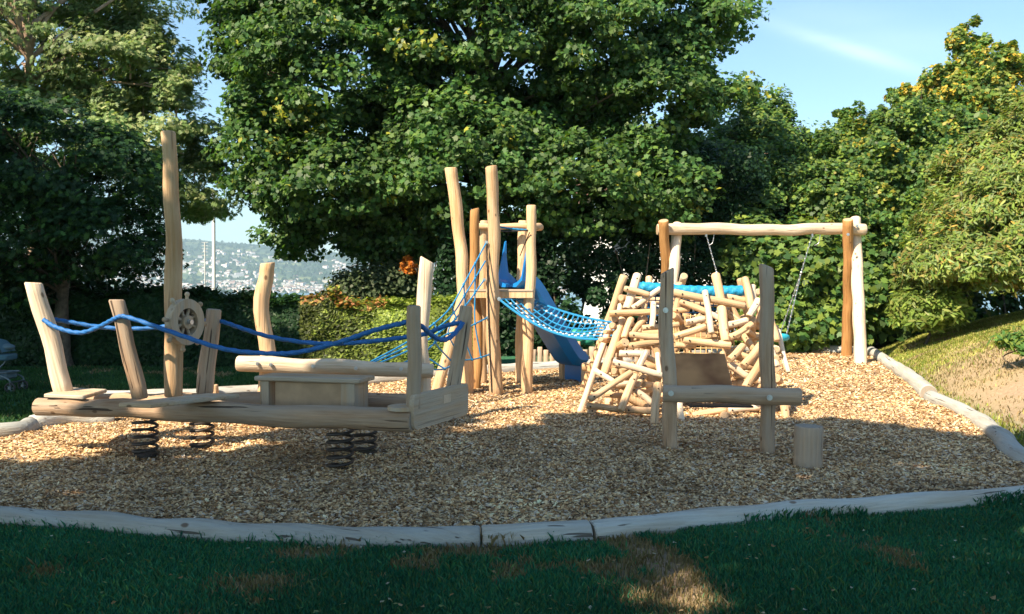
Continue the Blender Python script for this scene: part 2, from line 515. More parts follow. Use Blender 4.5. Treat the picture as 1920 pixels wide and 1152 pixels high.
def dirt_mask(x, y):
    """0 = grass, 1 = bare ground"""
    x = np.asarray(x, float); y = np.asarray(y, float)
    nn = vnoise(x, y, 1.4, 11)*0.5+vnoise(x, y, 4.0, 12)*0.32+vnoise(x, y, 11.0, 13)*0.18
    m = sstep(0.62, 0.74, nn)*0.6
    def blob(cx, cy, rx, ry, a):
        return a*np.exp(-(((x-cx)/rx)**2+((y-cy)/ry)**2))
    m = m+blob(0.80, 4.45, 0.30, 0.30, 1.2)+blob(0.92, 5.0, 0.16, 0.45, .9)+blob(-1.35, 4.75, 0.3, 0.22, 0.9)+blob(-1.25, 5.25, 0.30, 0.13, 0.9)+blob(-2.55, 4.9, 0.16, 0.18, 0.8)
    m = m*(0.35+1.1*nn)
    # the trodden bank
    bx = np.interp(y, RB[:, 1], RB[:, 0])
    d = x-bx
    m = np.maximum(m, (sstep(0.0, 0.4, d)*sstep(17.0, 13.5, y+1.2*(nn-.5)*4))*(0.75+0.5*(nn-.4))*(sstep(5, 7.5, y)))
    return np.clip(m, 0, 1)
def dry_mask(x, y):
    bx = np.interp(y, RB[:, 1], RB[:, 0])
    return sstep(-0.2, 0.6, x-bx)*sstep(8, 12, y)

def axis(a, b, s, far_lo, far_hi, g=1.25):
    c = list(np.arange(a, b+1e-6, s)); st = s; x = c[-1]
    while x < far_hi:
        st *= g; x += st; c.append(x)
    st = s; x = c[0]
    lo = []
    while x > far_lo:
        st *= g; x -= st; lo.append(x)
    return np.array(lo[::-1]+c)
gx = axis(-9, 13, 0.12, -900, 900); gy = axis(3, 24, 0.12, -60, 330)
XX, YY = np.meshgrid(gx, gy)
ZZ = zg(XX, YY)
ins = inside(XX, YY)
ZZ = np.where(ins, ZZ-0.10, ZZ)
nx, ny = len(gx), len(gy)
V = np.stack([XX, YY, ZZ], -1).reshape(-1, 3)
idx = np.arange(nx*ny).reshape(ny, nx)
Fq = np.stack([idx[:-1, :-1], idx[:-1, 1:], idx[1:, 1:], idx[1:, :-1]], -1).reshape(-1, 4)
me = bpy.data.meshes.new('m')
me.from_pydata(V.tolist(), [], Fq.tolist())
me.polygons.foreach_set('use_smooth', [True]*len(Fq))
at = me.color_attributes.new('tint', 'FLOAT_COLOR', 'POINT')
dm = dirt_mask(XX, YY); dr = dry_mask(XX, YY)
cc = np.ones((ny, nx, 4)); cc[..., 0] = dm; cc[..., 1] = dr; cc[..., 2] = 0
at.data.foreach_set('color', cc.astype(np.float32).ravel())
m, nt, b, o = newmat('lawn_soil')
a_ = nt.nodes.new('ShaderNodeAttribute'); a_.attribute_name = 'tint'
sep = nt.nodes.new('ShaderNodeSeparateColor'); nt.links.new(a_.outputs['Color'], sep.inputs[0])
tc = nt.nodes.new('ShaderNodeTexCoord')
n1 = noise(nt, tc.outputs['Object'], 22, 8, 0.7); n2 = noise(nt, tc.outputs['Object'], 1.3, 5, 0.6)
gr = ramp(nt, [(0.3, (0.02, 0.08, 0.05)), (0.55, (0.045, 0.15, 0.08)), (0.75, (0.09, 0.18, 0.08))]); nt.links.new(n1.outputs['Fac'], gr.inputs['Fac'])
dry = ramp(nt, [(0.35, (0.20, 0.24, 0.05)), (0.6, (0.40, 0.35, 0.12))]); nt.links.new(n2.outputs['Fac'], dry.inputs['Fac'])
so_ = ramp(nt, [(0.3, (0.27, 0.18, 0.12)), (0.7, (0.46, 0.33, 0.23))]); nt.links.new(n1.outputs['Fac'], so_.inputs['Fac'])
c1 = mixc(nt, sep.outputs[1], gr.outputs[0], dry.outputs[0])
c2 = mixc(nt, sep.outputs[0], c1, so_.outputs[0])
nt.links.new(c2, b.inputs['Base Color']); b.inputs['Roughness'].default_value = 0.95
b.inputs['Specular IOR Level'].default_value = 0.1
bump(nt, b, n1.outputs['Fac'], 0.7, 0.03)
tag(link('ground', me, m), kind='structure')

# the chip surface of the play area
s = 0.085
px_ = np.arange(-7.2, 8.4, s); py_ = np.arange(5.2, 21.2, s)
XX, YY = np.meshgrid(px_, py_)
ins = inside(XX, YY)
ZZ = zp(XX, YY)
idx = np.arange(XX.size).reshape(XX.shape)
keep = ins[:-1, :-1] | ins[:-1, 1:] | ins[1:, 1:] | ins[1:, :-1]
Fq = np.stack([idx[:-1, :-1], idx[:-1, 1:], idx[1:, 1:], idx[1:, :-1]], -1)[keep]
used = np.unique(Fq); remap = -np.ones(XX.size, int); remap[used] = np.arange(len(used))
V = np.stack([XX, YY, ZZ], -1).reshape(-1, 3)[used]
me = bpy.data.meshes.new('m'); me.from_pydata(V.tolist(), [], remap[Fq].tolist())
me.polygons.foreach_set('use_smooth', [True]*len(me.polygons))
m, nt, b, o = newmat('chip_bed')
tc = nt.nodes.new('ShaderNodeTexCoord')
wn = noise(nt, tc.outputs['Object'], 9, 2)
warp = mixc(nt, 0.06, tc.outputs['Object'], wn.outputs['Color'], 'ADD')
vo = nt.nodes.new('ShaderNodeTexVoronoi'); vo.inputs['Scale'].default_value = 1.0
nt.links.new(mapping(nt, warp, (26, 42, 30), (0, 0, 0.4)), vo.inputs['Vector'])
sep = nt.nodes.new('ShaderNodeSeparateColor'); nt.links.new(vo.outputs['Color'], sep.inputs[0])
cr = ramp(nt, [(0.0, (0.20, 0.11, 0.055)), (0.25, (0.36, 0.22, 0.11)), (0.5, (0.52, 0.36, 0.20)), (0.75, (0.62, 0.47, 0.29)), (1.0, (0.72, 0.60, 0.42))])
nt.links.new(sep.outputs[0], cr.inputs['Fac'])
ed = ramp(nt, [(0.25, (1, 1, 1)), (0.75, (0.45, 0.4, 0.35))]); nt.links.new(vo.outputs['Distance'], ed.inputs['Fac'])
c = mixc(nt, 1.0, cr.outputs[0], ed.outputs[0], 'MULTIPLY')
nt.links.new(c, b.inputs['Base Color']); b.inputs['Roughness'].default_value = 0.9
b.inputs['Specular IOR Level'].default_value = 0.15
bump(nt, b, vo.outputs['Distance'], 0.9, 0.02).__class__
tag(link('wood_chip_ground', me, m), kind='structure')

# loose chips
rs = np.random.RandomState(3)
def chips(n, x0, x1, y0, y1, smin, smax, edge_fade=None):
    x = rs.uniform(x0, x1, n); y = rs.uniform(y0, y1, n)
    k = inside(x, y) & (np.abs(x) < y*0.60+0.4)
    return x[k], y[k], rs.uniform(smin, smax, k.sum())
xs, ys, ss = [], [], []
for a_ in ((150000, -6.2, 5.2, 5.3, 8.0, .010, .042), (120000, -6.5, 5.6, 8.0, 11.5, .012, .046), (60000, -5, 7, 11.5, 16, .022, .055), (16000, 1, 8, 16, 21, .03, .07)):
    x, y, q = chips(*a_); xs.append(x); ys.append(y); ss.append(q)
x = np.concatenate(xs); y = np.concatenate(ys); L = np.concatenate(ss)
n = len(x); Wd = L*rs.uniform(0.25, 0.6, n)
yaw = rs.uniform(0, 6.283, n); tilt = rs.normal(0, 0.32, n); roll = rs.normal(0, 0.38, n)
ux = np.stack([np.cos(yaw)*np.cos(tilt), np.sin(yaw)*np.cos(tilt), np.sin(tilt)], -1)
vy = np.stack([-np.sin(yaw)*np.cos(roll), np.cos(yaw)*np.cos(roll), np.sin(roll)], -1)
c0 = np.stack([x, y, zp(x, y)+0.004+rs.uniform(0, 0.014, n)], -1)
hx = ux*(L/2)[:, None]; hy = vy*(Wd/2)[:, None]
j1 = rs.uniform(.5, 1.1, n)[:, None]; j2 = rs.uniform(.5, 1.1, n)[:, None]
V = np.stack([c0-hx-hy*j1, c0+hx*j2-hy, c0+hx+hy*j1, c0-hx*j2+hy], 1).reshape(-1, 3)
pal = np.array([(.66, .51, .32), (.50, .34, .19), (.34, .21, .11), (.72, .60, .42), (.46, .41, .35), (.20, .12, .07), (.58, .42, .23), (.60, .56, .50)])
pc = pal[rs.choice(len(pal), n, p=[.20, .18, .13, .14, .10, .08, .13, .04])]*rs.uniform(.85, 1.15, n)[:, None]
pv_ = vnoise(x, y, 1.6, 71)*.6+vnoise(x, y, 5.5, 72)*.4
pc = pc*(.62+.75*pv_)[:, None]*np.array([1.0, .90, .79])
pc = np.clip(pc*1.1, 0, .85)
tag(link('wood_chips', fast_mesh(V, 4, pc), CHIPM), 'tan and brown wood chips covering the sandpit floor', 'wood chips', kind='stuff')

# ------------------------------------------------------------------ grass
def blades(n, gen, h0, h1, name, label, palette, wdt=0.004, lean=0.5):
    x, y = gen(n)
    n = len(x)
    z = zg(x, y)
    h = rs.uniform(h0, h1, n)*(0.7+0.6*vnoise(x, y, 2.2, 21))
    az = rs.uniform(0, 6.283, n); le = rs.uniform(0.1, lean, n)*h
    d = np.stack([np.cos(az), np.sin(az), np.zeros(n)], -1)
    wv = np.stack([-np.sin(az+rs.normal(0, .6, n)), np.cos(az), np.zeros(n)], -1)
    w = (wdt*rs.uniform(.7, 1.4, n))[:, None]
    b0 = np.stack([x, y, z-0.004], -1)
    up = np.array([0, 0, 1.0])
    m1 = b0+d*(le*0.35)[:, None]+up*(h*0.6)[:, None]
    tp = b0+d*le[:, None]*1.3+up*(h*0.97)[:, None]
    V = np.stack([b0-wv*w, b0+wv*w, m1+wv*w*.75, tp, m1-wv*w*.75], 1).reshape(-1, 3)
    pal = np.array(palette)
    c = pal[rs.choice(len(pal), n)]*rs.uniform(.75, 1.25, n)[:, None]
    pv = vnoise(x, y, 1.7, 31)[:, None]
    c = c*(0.7+0.6*pv)
    dmk = dirt_mask(x, y)+rs.normal(0, .12, n); dk = dmk+rs.normal(0, .12, n) > .52
    c[dk] = np.array([(.30, .21, .11), (.22, .19, .09), (.38, .29, .17)])[rs.choice(3, dk.sum())]*rs.uniform(.7, 1.1, dk.sum())[:, None]
    h = np.where(dk, h*.6, h)
    o = link(name, fast_mesh(V, 5, c), GRASSM)
    tag(o, label, 'grass', kind='stuff')
    return o
def gen_front(n):
    y = 4.2+(rs.rand(n)**1.25)*3.2; x = rs.uniform(-0.62, 0.62, n)*y
    k = ~inside(x, y) & (rs.rand(n) > dirt_mask(x, y)*0.75)
    return x[k], y[k]
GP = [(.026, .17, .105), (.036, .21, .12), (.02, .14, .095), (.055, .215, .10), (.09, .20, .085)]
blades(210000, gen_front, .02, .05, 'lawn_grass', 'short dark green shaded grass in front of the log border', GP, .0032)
blades(5000, gen_front, .035, .06, 'lawn_weeds', 'longer scattered weed blades in the shaded front lawn', [(.06, .22, .09), (.10, .22, .07), (.16, .20, .09)], .0045, .8)
def gen_tuft(n):
    # taller tufts against the front border
    t = rs.rand(n)*0+rs.rand(n)
    X = rs.uniform(-3.9, 4.2, n)
    F0 = np.array(pit_poly[:17]); Yl = np.interp(X, F0[:, 0], F0[:, 1])
    Y = Yl-0.10-np.abs(rs.normal(0, .05, n))
    k = vnoise(X, Y, 2.3, 41) > 0.52
    return X[k], Y[k]
blades(9000, gen_tuft, .04, .10, 'border_grass_tufts', 'longer grass tufts growing against the front log border', GP, .0035, .6)
def gen_left(n):
    y = rs.uniform(7.2, 17, n); x = -rs.uniform(0.05, 0.62, n)*y
    k = ~inside(x, y)
    return x[k], y[k]
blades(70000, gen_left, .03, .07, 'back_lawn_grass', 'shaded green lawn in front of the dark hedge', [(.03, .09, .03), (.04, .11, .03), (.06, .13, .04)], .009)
def gen_bank(n):
    y = rs.uniform(8, 21, n); bx = np.interp(y, RB[:, 1], RB[:, 0]); x = bx+rs.uniform(0.1, 7, n)
    k = rs.rand(n) > dirt_mask(x, y)*1.08
    return x[k], y[k]
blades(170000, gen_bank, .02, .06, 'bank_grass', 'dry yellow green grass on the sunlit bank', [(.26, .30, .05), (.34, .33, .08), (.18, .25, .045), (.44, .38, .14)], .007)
# small clover and dead leaves on the front lawn
def litter(n):
    y = rs.uniform(4.2, 6.4, n); x = rs.uniform(-.6, .6, n)*y
    k = ~inside(x, y); x, y = x[k], y[k]; n = len(x)
    z = zg(x, y)+rs.uniform(.025, .045, n)
    s_ = rs.uniform(.005, .017, n); a = rs.uniform(0, 6.28, n)
    pts = []
    for q in range(5):
        th = a+q*1.2566
        pts.append(np.stack([x+np.cos(th)*s_, y+np.sin(th)*s_*.8, z+rs.normal(0, .3, n)*s_], -1))
    pal = np.array([(.45, .30, .16), (.55, .50, .40), (.35, .20, .08), (.20, .26, .10)])
    return fast_mesh(np.stack(pts, 1).reshape(-1, 3), 5, pal[rs.choice(4, n)])
tag(link('fallen_leaves', litter(260), LEAF), 'small dry leaves and clover scattered on the front lawn', 'leaves', kind='stuff')

# ------------------------------------------------------------------ log border
def border(pts, r, label, r1=None):
    g = 'rounded timbers bordering the chip area'
    o = log('border_log', pts, r, r1, M['kerb'], None, bumps=0.035, sides=16, wob=0.008)
    return tag(o, label, 'border log', g)
def GZ(px, py, r, z=0.0):
    p = G(px, py, 0); return Vector((p.x, p.y, z))
def shift(p, dz): return Vector((p[0], p[1], dz))
fl = [(-6.4, 7.35), (-5.0, 6.75), (-3.95, 6.33)]+[tuple(G(*p)[:2]) for p in [(0, 981), (150, 989), (300, 1003), (450, 1013), (620, 1021), (760, 1023), (900, 1021)]]
border([Vector((x, y, .02)) for x, y in fl], .085, 'long bowed grey log in front on the left, ending at the dark joint', .095)
border([shift(G(*p), .02) for p in [(903, 1021), (1000, 1017), (1104, 1010)]], .095, 'short straight grey log between the two long front logs')
border([shift(G(*p), .02) for p in [(1107, 1010), (1200, 999), (1350, 981), (1500, 968), (1700, 954), (1920, 938)]]+[Vector((4.75, 6.85, .02)), Vector((5.6, 7.3, .02))], .09, 'long pale grey log curving along the front right side', .08)
border([Vector((4.75, 7.2, .06))]+[shift(G(*p), .05) for p in [(1925, 880), (1875, 830), (1815, 787), (1745, 753)]], .105, 'thick twisted log at the right edge beside the dirt bank', .10)
border([shift(G(*p), .07) for p in [(1741, 748), (1705, 715), (1668, 690), (1643, 672), (1632, 664)]], .12, 'sunlit log running back along the bank to the swing', .11)
border([Vector((7.9, 20.3, .06)), Vector((6.6, 20.75, .06)), Vector((5.3, 20.7, .06)), Vector((4.2, 19.6, .05))], .11, 'sunlit far log behind the nest swing')
border([Vector((4.1, 19.4, .05)), Vector((3.0, 18.3, .05)), Vector((2.1, 17.4, .05))], .11, 'back border log mostly hidden by the log pile')
border([Vector((2.0, 17.3, .05)), Vector((1.0, 16.7, .05)), Vector((0.1, 16.1, .05)), Vector((-.6, 15.6, .05))], .12, 'sunlit back log running behind the slide foot')
border([Vector((-.7, 15.5, .05)), Vector((-1.6, 14.7, .05)), Vector((-2.5, 13.9, .05)), Vector((-3.3, 13.1, .05))], .11, 'back log seen below the raised balance rail')
border([Vector((-3.4, 13.0, .05)), Vector((-4.5, 12.35, .05)), Vector((-5.7, 12.1, .05))], .10, 'back log glimpsed behind the boat deck')
border([shift(G(215, 790), .04), shift(G(130, 795), .07), shift(G(60, 805), .05)], .11, 'curved log beside the left lawn, nearest the boat bow', .10)
border([shift(G(57, 808), .05), shift(G(20, 820), .05), Vector((-5.9, 9.0, .04)), Vector((-6.6, 8.4, .04))], .10, 'log at the left picture edge beside the lawn')

# ------------------------------------------------------------------ spring boat
boat = thing('spring_boat', 'wooden boat see-saw on four springs with mast, steering wheel and blue rope railings', 'play boat', (-2.4, 8.0, 0))
def boltset(parent, pts, r=.016, axis=(0, -1, 0), name='bolt', h=.014):
    for p in pts:
        mb = MB(); mb.disc(p, axis, r, h, 10); mb.disc(Vector(p)+Vector(axis)*.010, axis, r*.6, h, 6); mb.build(name, M['steel'], parent)
nb0, nb1 = P(70, 763, 8.33), P(775, 788, 7.27)
log('beam', [nb0, nb0.lerp(nb1, .2)+Vector((0, 0, .01)), nb0.lerp(nb1, .6), nb1], .078, .098, M['grey'], boat)
fb1 = P(872, 757, 8.12)
log('beam', [P(160, 752, 8.9), P(400, 752, 8.65), fb1], .07, .09, M['grey'], boat)
# deck planks
def plank(parent, corners, th, mat=None, name='plank', bev=.008):
    """a board from four top corners (loop), thickness th downwards"""
    c = [Vector(p) for p in corners]
    ctr = sum(c, Vector())/4
    ax = ((c[1]+c[2])-(c[0]+c[3]))/4; ay = ((c[2]+c[3])-(c[0]+c[1]))/4
    n = ax.cross(ay).normalized()
    if n.z < 0: n = -n
    z = ax.normalized(); x = (ay-z*ay.dot(z)).normalized(); y = z.cross(x)
    Mx = Matrix(((x.x, y.x, z.x, ctr.x), (x.y, y.y, z.y, ctr.y), (x.z, y.z, z.z, ctr.z), (0, 0, 0, 1)))
    off = n*(-th/2)
    mb = MB(); Mi = Mx.inverted(); r3 = Mi.to_3x3()
    mb.box(Mi@(ctr+off), r3@ax, r3@(ay), r3@(n*th/2), bev=bev)
    # follow the real corners (not only the mean axes)
    me = mesh_from(mb.v, mb.f, mb.mi, False)
    return link(name, me, mat or M['plank'], parent, Mx)
ZD = .622
def D(px, py): return G(px, py, ZD)
plank(boat, [Vector((-4.27, 8.24, .585)), Vector((-3.84, 8.10, .585)), Vector((-3.86, 8.62, .585)), Vector((-4.29, 8.76, .585))], .035)
pa, pb = G(225, 756, ZD), G(420, 738, ZD)
u = (nb1-nb0).normalized()
vdir = Vector((pb.x-pa.x, pb.y-pa.y, 0)).normalized()
plank(boat, [pa-u*.02, pa+u*.30, pb+u*.16, pb-u*.16], .035)
mb = MB()
sc_ = P(757, 768, 7.33)
vs = [Vector((sc_.x+.13*math.cos(a), sc_.y+.14*math.sin(a), sc_.z)) for a in np.linspace(0, 2*math.pi, 20)[:-1]]
mb.add(vs+[p+Vector((0, 0, .03)) for p in vs], [tuple(reversed(range(19))), tuple(range(19, 38))]+[(i, (i+1) % 19, (i+1) % 19+19, i+19) for i in range(19)])
mb.build('stern_step', M['plank'], boat, False)
# stern board with rounded corners
t0, t1 = P(772, 808, 7.22), P(874, 781, 8.14)
t1.z = t0.z
hv = Vector((0, 0, .285)); ln = (t1-t0); uu = ln.normalized(); Ln = ln.length
prof = []
rr_ = .06
for (cx, cz, a0) in ((rr_, rr_, 180), (Ln-rr_, rr_, 270), (Ln-rr_, .285-rr_, 0), (rr_, .285-rr_, 90)):
    for k in range(5):
        a = math.radians(a0+k*22.5); prof.append((cx+rr_*math.cos(a), cz+rr_*math.sin(a)))
nn_ = uu.cross(Vector((0, 0, 1))).normalized()*.022
Mx = Matrix(((0, nn_.normalized().x, uu.x, t0.x), (0, nn_.normalized().y, uu.y, t0.y), (1, 0, 0, t0.z), (0, 0, 0, 1)))
k = len(prof)
vv = [Vector((z, s_*.022, x)) for s_ in (-1, 1) for (x, z) in prof]
ff = [tuple(range(k)), tuple(reversed(range(k, 2*k)))]+[(i, i+k, (i+1) % k+k, (i+1) % k) for i in range(k)]
tb = link('stern_board', mesh_from(vv, ff, None, False), M['plank'], boat, Mx)
mb = MB()
c_ = t0+uu*(Ln*.58)+Vector((0, 0, .19))+nn_*1.06
if nn_.x < 0: c_ = t0+uu*(Ln*.58)+Vector((0, 0, .19))-nn_*1.06
mb.box(c_, uu*.065, nn_*.08, Vector((0, 0, .035)), bev=.003)
mb.build('name_plate', simple('light_plate', (.62, .47, .33), .6), tb, False)
# posts
log('bow_post', [P(122, 742, 8.5), P(95, 640, 8.5), P(62, 530, 8.5)], .082, .078, M['pale'], boat, cutB=(-.35, 0, .1))
log('rope_post', [P(263, 749, 8.12), P(244, 660, 8.12), P(218, 562, 8.12)], .068, .064, M['grey'], boat, cutB=(-.3, 0, 0), square=.3)
log('rope_post', [P(384, 738, 8.72), P(392, 660, 8.72), P(401, 580, 8.72)], .080, .072, M['grey'], boat, square=.8)
log('rope_post', [P(776, 768, 7.33), P(776, 670, 7.33), P(776, 573, 7.33)], .062, .058, M['grey'], boat, square=.55)
log('rope_post', [P(848, 742, 8.05), P(861, 660, 8.05), P(875, 574, 8.05)], .070, .060, M['grey'], boat, square=.7)
log('mast', [P(325, 744, 8.4), P(325, 620, 8.4), P(326, 480, 8.4), P(321, 350, 8.4), P(315, 247, 8.4)], .083, .066, M['fresh'], boat, bumps=.06)
# ropes
def rope(parent, pts, r=.020, name='rope', mat=None, sides=12):
    """laid rope: three strands twisted along the path"""
    p0 = smooth_path(pts, (len(pts)-1)*10)
    L_ = sum((p0[k+1]-p0[k]).length for k in range(len(p0)-1))
    n = int(min(320, max(8, L_/(r*.55))))
    path = smooth_path(pts, n)
    for _i in range(60):
        path = [path[0]]+[(path[q-1]+path[q]*2+path[q+1])/4 for q in range(1, n)]+[path[-1]]
    v, f, _ = tube_data(path, [r]*(n+1), sides)
    for q in range(n+1):
        for k in range(sides):
            a = 2*math.pi*k/sides; m_ = 1+.13*math.cos(3*a-q*.75)
            v[q*sides+k] = path[q]+(v[q*sides+k]-path[q])*m_
    return link(name, mesh_from(v, f, None, True), mat or M['rope'], parent)
rope(boat, [P(82, 600, 8.42), P(105, 614, 8.35), P(150, 625, 8.3), P(190, 611, 8.2), P(217, 597, 8.05), P(240, 595, 8.04), P(330, 626, 7.95), P(420, 655, 7.85), P(500, 663, 7.75), P(560, 661, 7.65), P(640, 641, 7.55), P(700, 620, 7.45), P(764, 604, 7.33)])
rope(boat, [P(92, 598, 8.6), P(130, 604, 8.65), P(190, 614, 8.7), P(260, 617, 8.72), P(330, 610, 8.74), P(375, 602, 8.74), P(412, 602, 8.74), P(450, 615, 8.65), P(510, 633, 8.55), P(600, 645, 8.4), P(690, 641, 8.25), P(765, 632, 8.15), P(800, 626, 8.1), P(835, 611, 8.05), P(866, 605, 8.0)])
rope(boat, [P(790, 611, 7.38), P(808, 628, 7.55), P(828, 639, 7.7), P(848, 631, 7.85), P(868, 606, 7.97)])
# steering wheel
wc = P(347, 604, 8.22)
wa = Vector((.92, -.39, 0.0)).normalized()          # facing right towards the camera
wx = Vector((wa.y, -wa.x, 0)).normalized(); wz = Vector((0, 0, 1))
wheel = MB(); wheel.disc(wc, wa, .022, .16, 12)
wheel = wheel.build('steering_wheel', M['steel'], boat)
def annulus(c, r0, r1, th, n=32, lobes=0):
    v = []; f = []
    for i in range(n):
        a = 2*math.pi*i/n; d = wx*math.cos(a)+wz*math.sin(a)
        ri = r0*(1+(.16*math.cos(lobes*a) if lobes else 0))
        for (rr, s_) in ((ri, -1), (r1, -1), (r1, 1), (ri, 1)):
            v.append(c+d*rr+wa*s_*th/2)
    for i in range(n):
        j = (i+1) % n
        for q in range(4):
            f.append((i*4+q, i*4+(q+1) % 4, j*4+(q+1) % 4, j*4+q))
    return v, f
mb = MB(); mb.add(*annulus(wc, .125, .21, .075)); mb.build('rim', M['plank'], wheel)
mb = MB(); mb.disc(wc, wa, .062, .085, 20)
for i in range(8):
    a = 2*math.pi*(i+.5)/8; d = wx*math.cos(a)+wz*math.sin(a)
    mb.tube([wc+d*.05, wc+d*.13], .016, 1, 8)
mb.build('hub', M['plank'], wheel)
mb = MB(); mb.disc(wc-wa*.035, wa, .128, .012, 24); mb.build('back_plate', simple('dark_reddish_wood', (.13, .07, .05), .7), wheel)
mb = MB(); mb.disc(wc+wa*.046, wa, .026, .014, 6); mb.disc(wc+wa*.056, wa, .012, .014, 8); mb.build('hub_bolt', M['steel'], wheel)
for i in range(8):
    a = 2*math.pi*(i+.15)/8; d = wx*math.cos(a)+wz*math.sin(a)
    mb = MB(); mb.tube([wc+d*.20, wc+d*.235], .016, 1, 8); mb.sphere(wc+d*.252, .024, 8); mb.build('handle', M['plank'], wheel)
# bench between the beams
def bp(px, py, Y): return P(px, py, Y)
bx0, bx1 = P(476, 710, 8.0), P(674, 714, 7.75)
bu = Vector((bx1.x-bx0.x, bx1.y-bx0.y, 0)).normalized(); bv = Vector((-bu.y, bu.x, 0))
blen = (Vector((bx1.x-bx0.x, bx1.y-bx0.y, 0))).length
zt = bx0.z+.02
bench = plank(boat, [Vector((*bx0.xy, zt)), Vector((*(bx0+bu*blen).xy, zt)), Vector((*(bx0+bu*blen+bv*.34).xy, zt)), Vector((*(bx0+bv*.34).xy, zt))], .04, name='bench_seat')
for a, w_ in ((.09, .045), (blen-.12, .065)):
    c_ = bx0+bu*a+bv*.17; 
    mb = MB(); mb.box(Vector((c_.x, c_.y, zt-.042-.13)), bu*w_, bv*.15, Vector((0, 0, .13)), bev=.006); mb.build('bench_leg', M['plank'], boat, False)
c_ = bx0+bu*(blen/2)+bv*.08
mb = MB(); mb.box(Vector((c_.x, c_.y, zt-.045-.125)), bu*(blen/2-.17), bv*.012, Vector((0, 0, .12))); mb.build('bench_panel', simple('brown_panel', (.42, .28, .17), .7, 0, .15, 8), boat, False)
# springs
def spring(px, py, ztop, r, Yg=None):
    g = G(px, py) if Yg is None else Vector(((px-960)/F*Yg, Yg, 0))
    turns = 6; nseg = 26
    pts = []
    for i in range(turns*nseg+1):
        a = 2*math.pi*i/nseg; t = i/(turns*nseg)
        pts.append(Vector((g.x+r*math.cos(a), g.y+r*math.sin(a), .03+(ztop-.03)*t)))
    rad = [.0135]*len(pts)
    v, f, _ = tube_data(pts, rad, 7)
    mb = MB(); mb.add(v, f); sp = mb.build('spring', M['spring'], boat)
    mb = MB(); mb.disc((g.x, g.y, .035), (0, 0, 1), r*.98, .03, 20); mb.build('ground_plate', M['spring'], sp)
    mb = MB(); mb.disc((g.x, g.y, ztop-.005), (0, 0, 1), r*.95, .02, 16); mb.build('spring_plate', M['spring'], sp)
spring(638, 886, .42, .105)
spring(684, 855, .42, .105)
spring(273, 859, .42, .105)
spring(379, 846, .42, .105)
boltset(boat, [P(205, 772, 8.03), P(218, 768, 8.02), P(85, 762, 8.25), P(300, 768, 7.95)], .012, (0.28, -.96, 0))

# ------------------------------------------------------------------ balance rail behind the boat
rail = thing('balance_rail', 'raised sunlit horizontal log bolted to two upright posts behind the boat', 'balance rail', (-1.8, 9.8, 0))
log('rail', [P(445, 682, 9.7), P(560, 686, 9.7), P(690, 691, 9.75), P(813, 696, 9.8)], .085, .080, M['pale'], rail)
log('post', [P(498, 812, 9.85), P(500, 690, 9.85), P(493, 560, 9.85), P(502, 493, 9.85)], .095, .076, M['fresh'], rail, cutB=(.25, 0, 0), wob=.02)
log('post', [P(795, 806, 9.95), P(794, 700, 9.95), P(790, 620, 9.95), P(801, 487, 9.95)], .078, .078, M['pale'], rail, cutB=(-.45, 0, 0))
boltset(rail, [P(x_, y_, 9.60) for x_, y_ in ((483, 682), (508, 684), (587, 687), (667, 691), (752, 692))], .02)

mb_stub = log('wooden_stub', [P(402, 748, 12.4), P(402, 722, 12.4)], .05, .05, M['fresh'])
tag(mb_stub, 'small round post stub behind the boat deck near the steering wheel', 'stub post')

# ------------------------------------------------------------------ slide tower
tower = thing('slide_tower', 'climbing tower of tall crooked log posts with wooden platform and blue slide', 'slide tower', (-.3, 13.3, 0))
log('post', [P(876, 745, 12.9), P(874, 640, 12.9), P(868, 520, 12.9), P(859, 420, 12.9), P(845, 315, 12.9)], .095, .085, M['fresh'], tower, cutB=(-.1, 0, 0))
log('leaning_pole', [P(816, 745, 12.35), P(842, 650, 12.5), P(868, 552, 12.75)], .075, .075, M['fresh'], tower)
log('post', [P(889, 741, 13.3), P(897, 640, 13.4), P(889, 520, 13.5), P(890, 392, 13.5)], .075, .066, M['orange'], tower, cutB=(.3, 0, 0))
log('post', [P(905, 726, 14.1), P(906, 560, 14.1), P(908, 414, 14.1)], .065, .068, M['fresh'], tower)
log('post', [P(931, 743, 12.75), P(923, 600, 12.75), P(926, 440, 12.75), P(921, 312, 12.75)], .098, .083, M['fresh'], tower, cutB=(.12, 0, 0))
log('post', [P(988, 740, 13.0), P(990, 620, 13.0), P(996, 480, 13.0), P(996, 385, 13.0)], .082, .070, M['fresh'], tower)
log('post', [P(974, 724, 14.2), P(976, 560, 14.2), P(981, 414, 14.2)], .068, .072, M['fresh'], tower)
log('crossbar', [P(890, 424, 14.0), P(950, 425, 14.0), P(1011, 425, 13.95)], .045, .05, M['fresh'], tower)
log('crossbar', [P(1012, 426, 13.9), P(1004, 426, 13.3), P(995, 427, 13.15)], .06, .05, M['fresh'], tower)
mb = MB()
pc_ = [P(874, 540, 12.75), P(1001, 540, 12.95)]
zP = 1.50
def plat(x0, y0, x1, y1): return [Vector((x0, y0, zP)), Vector((x1, y0, zP)), Vector((x1, y1, zP)), Vector((x0, y1, zP))]
for i in range(6):
    y0 = 12.86+i*.2
    plank(tower, plat(-.72, y0, .30, y0+.19), .032, name='platform_plank')
mb.box(Vector((-.2, 12.90, zP-.078)), Vector((.50, 0, 0)), Vector((0, .03, 0)), Vector((0, 0, .045)), bev=.005)
mb.build('platform_joist', M['fresh'][0], tower, False); mb = MB()
mb.box(Vector((-.2, 13.95, zP-.078)), Vector((.50, 0, 0)), Vector((0, .03, 0)), Vector((0, 0, .045)), bev=.005)
mb.build('platform_joist', M['fresh'][0], tower, False)
rope(tower, [P(937, 426, 12.9), P(965, 430, 12.95), P(993, 432, 13.0)], .014, 'safety_rope', M['net'])
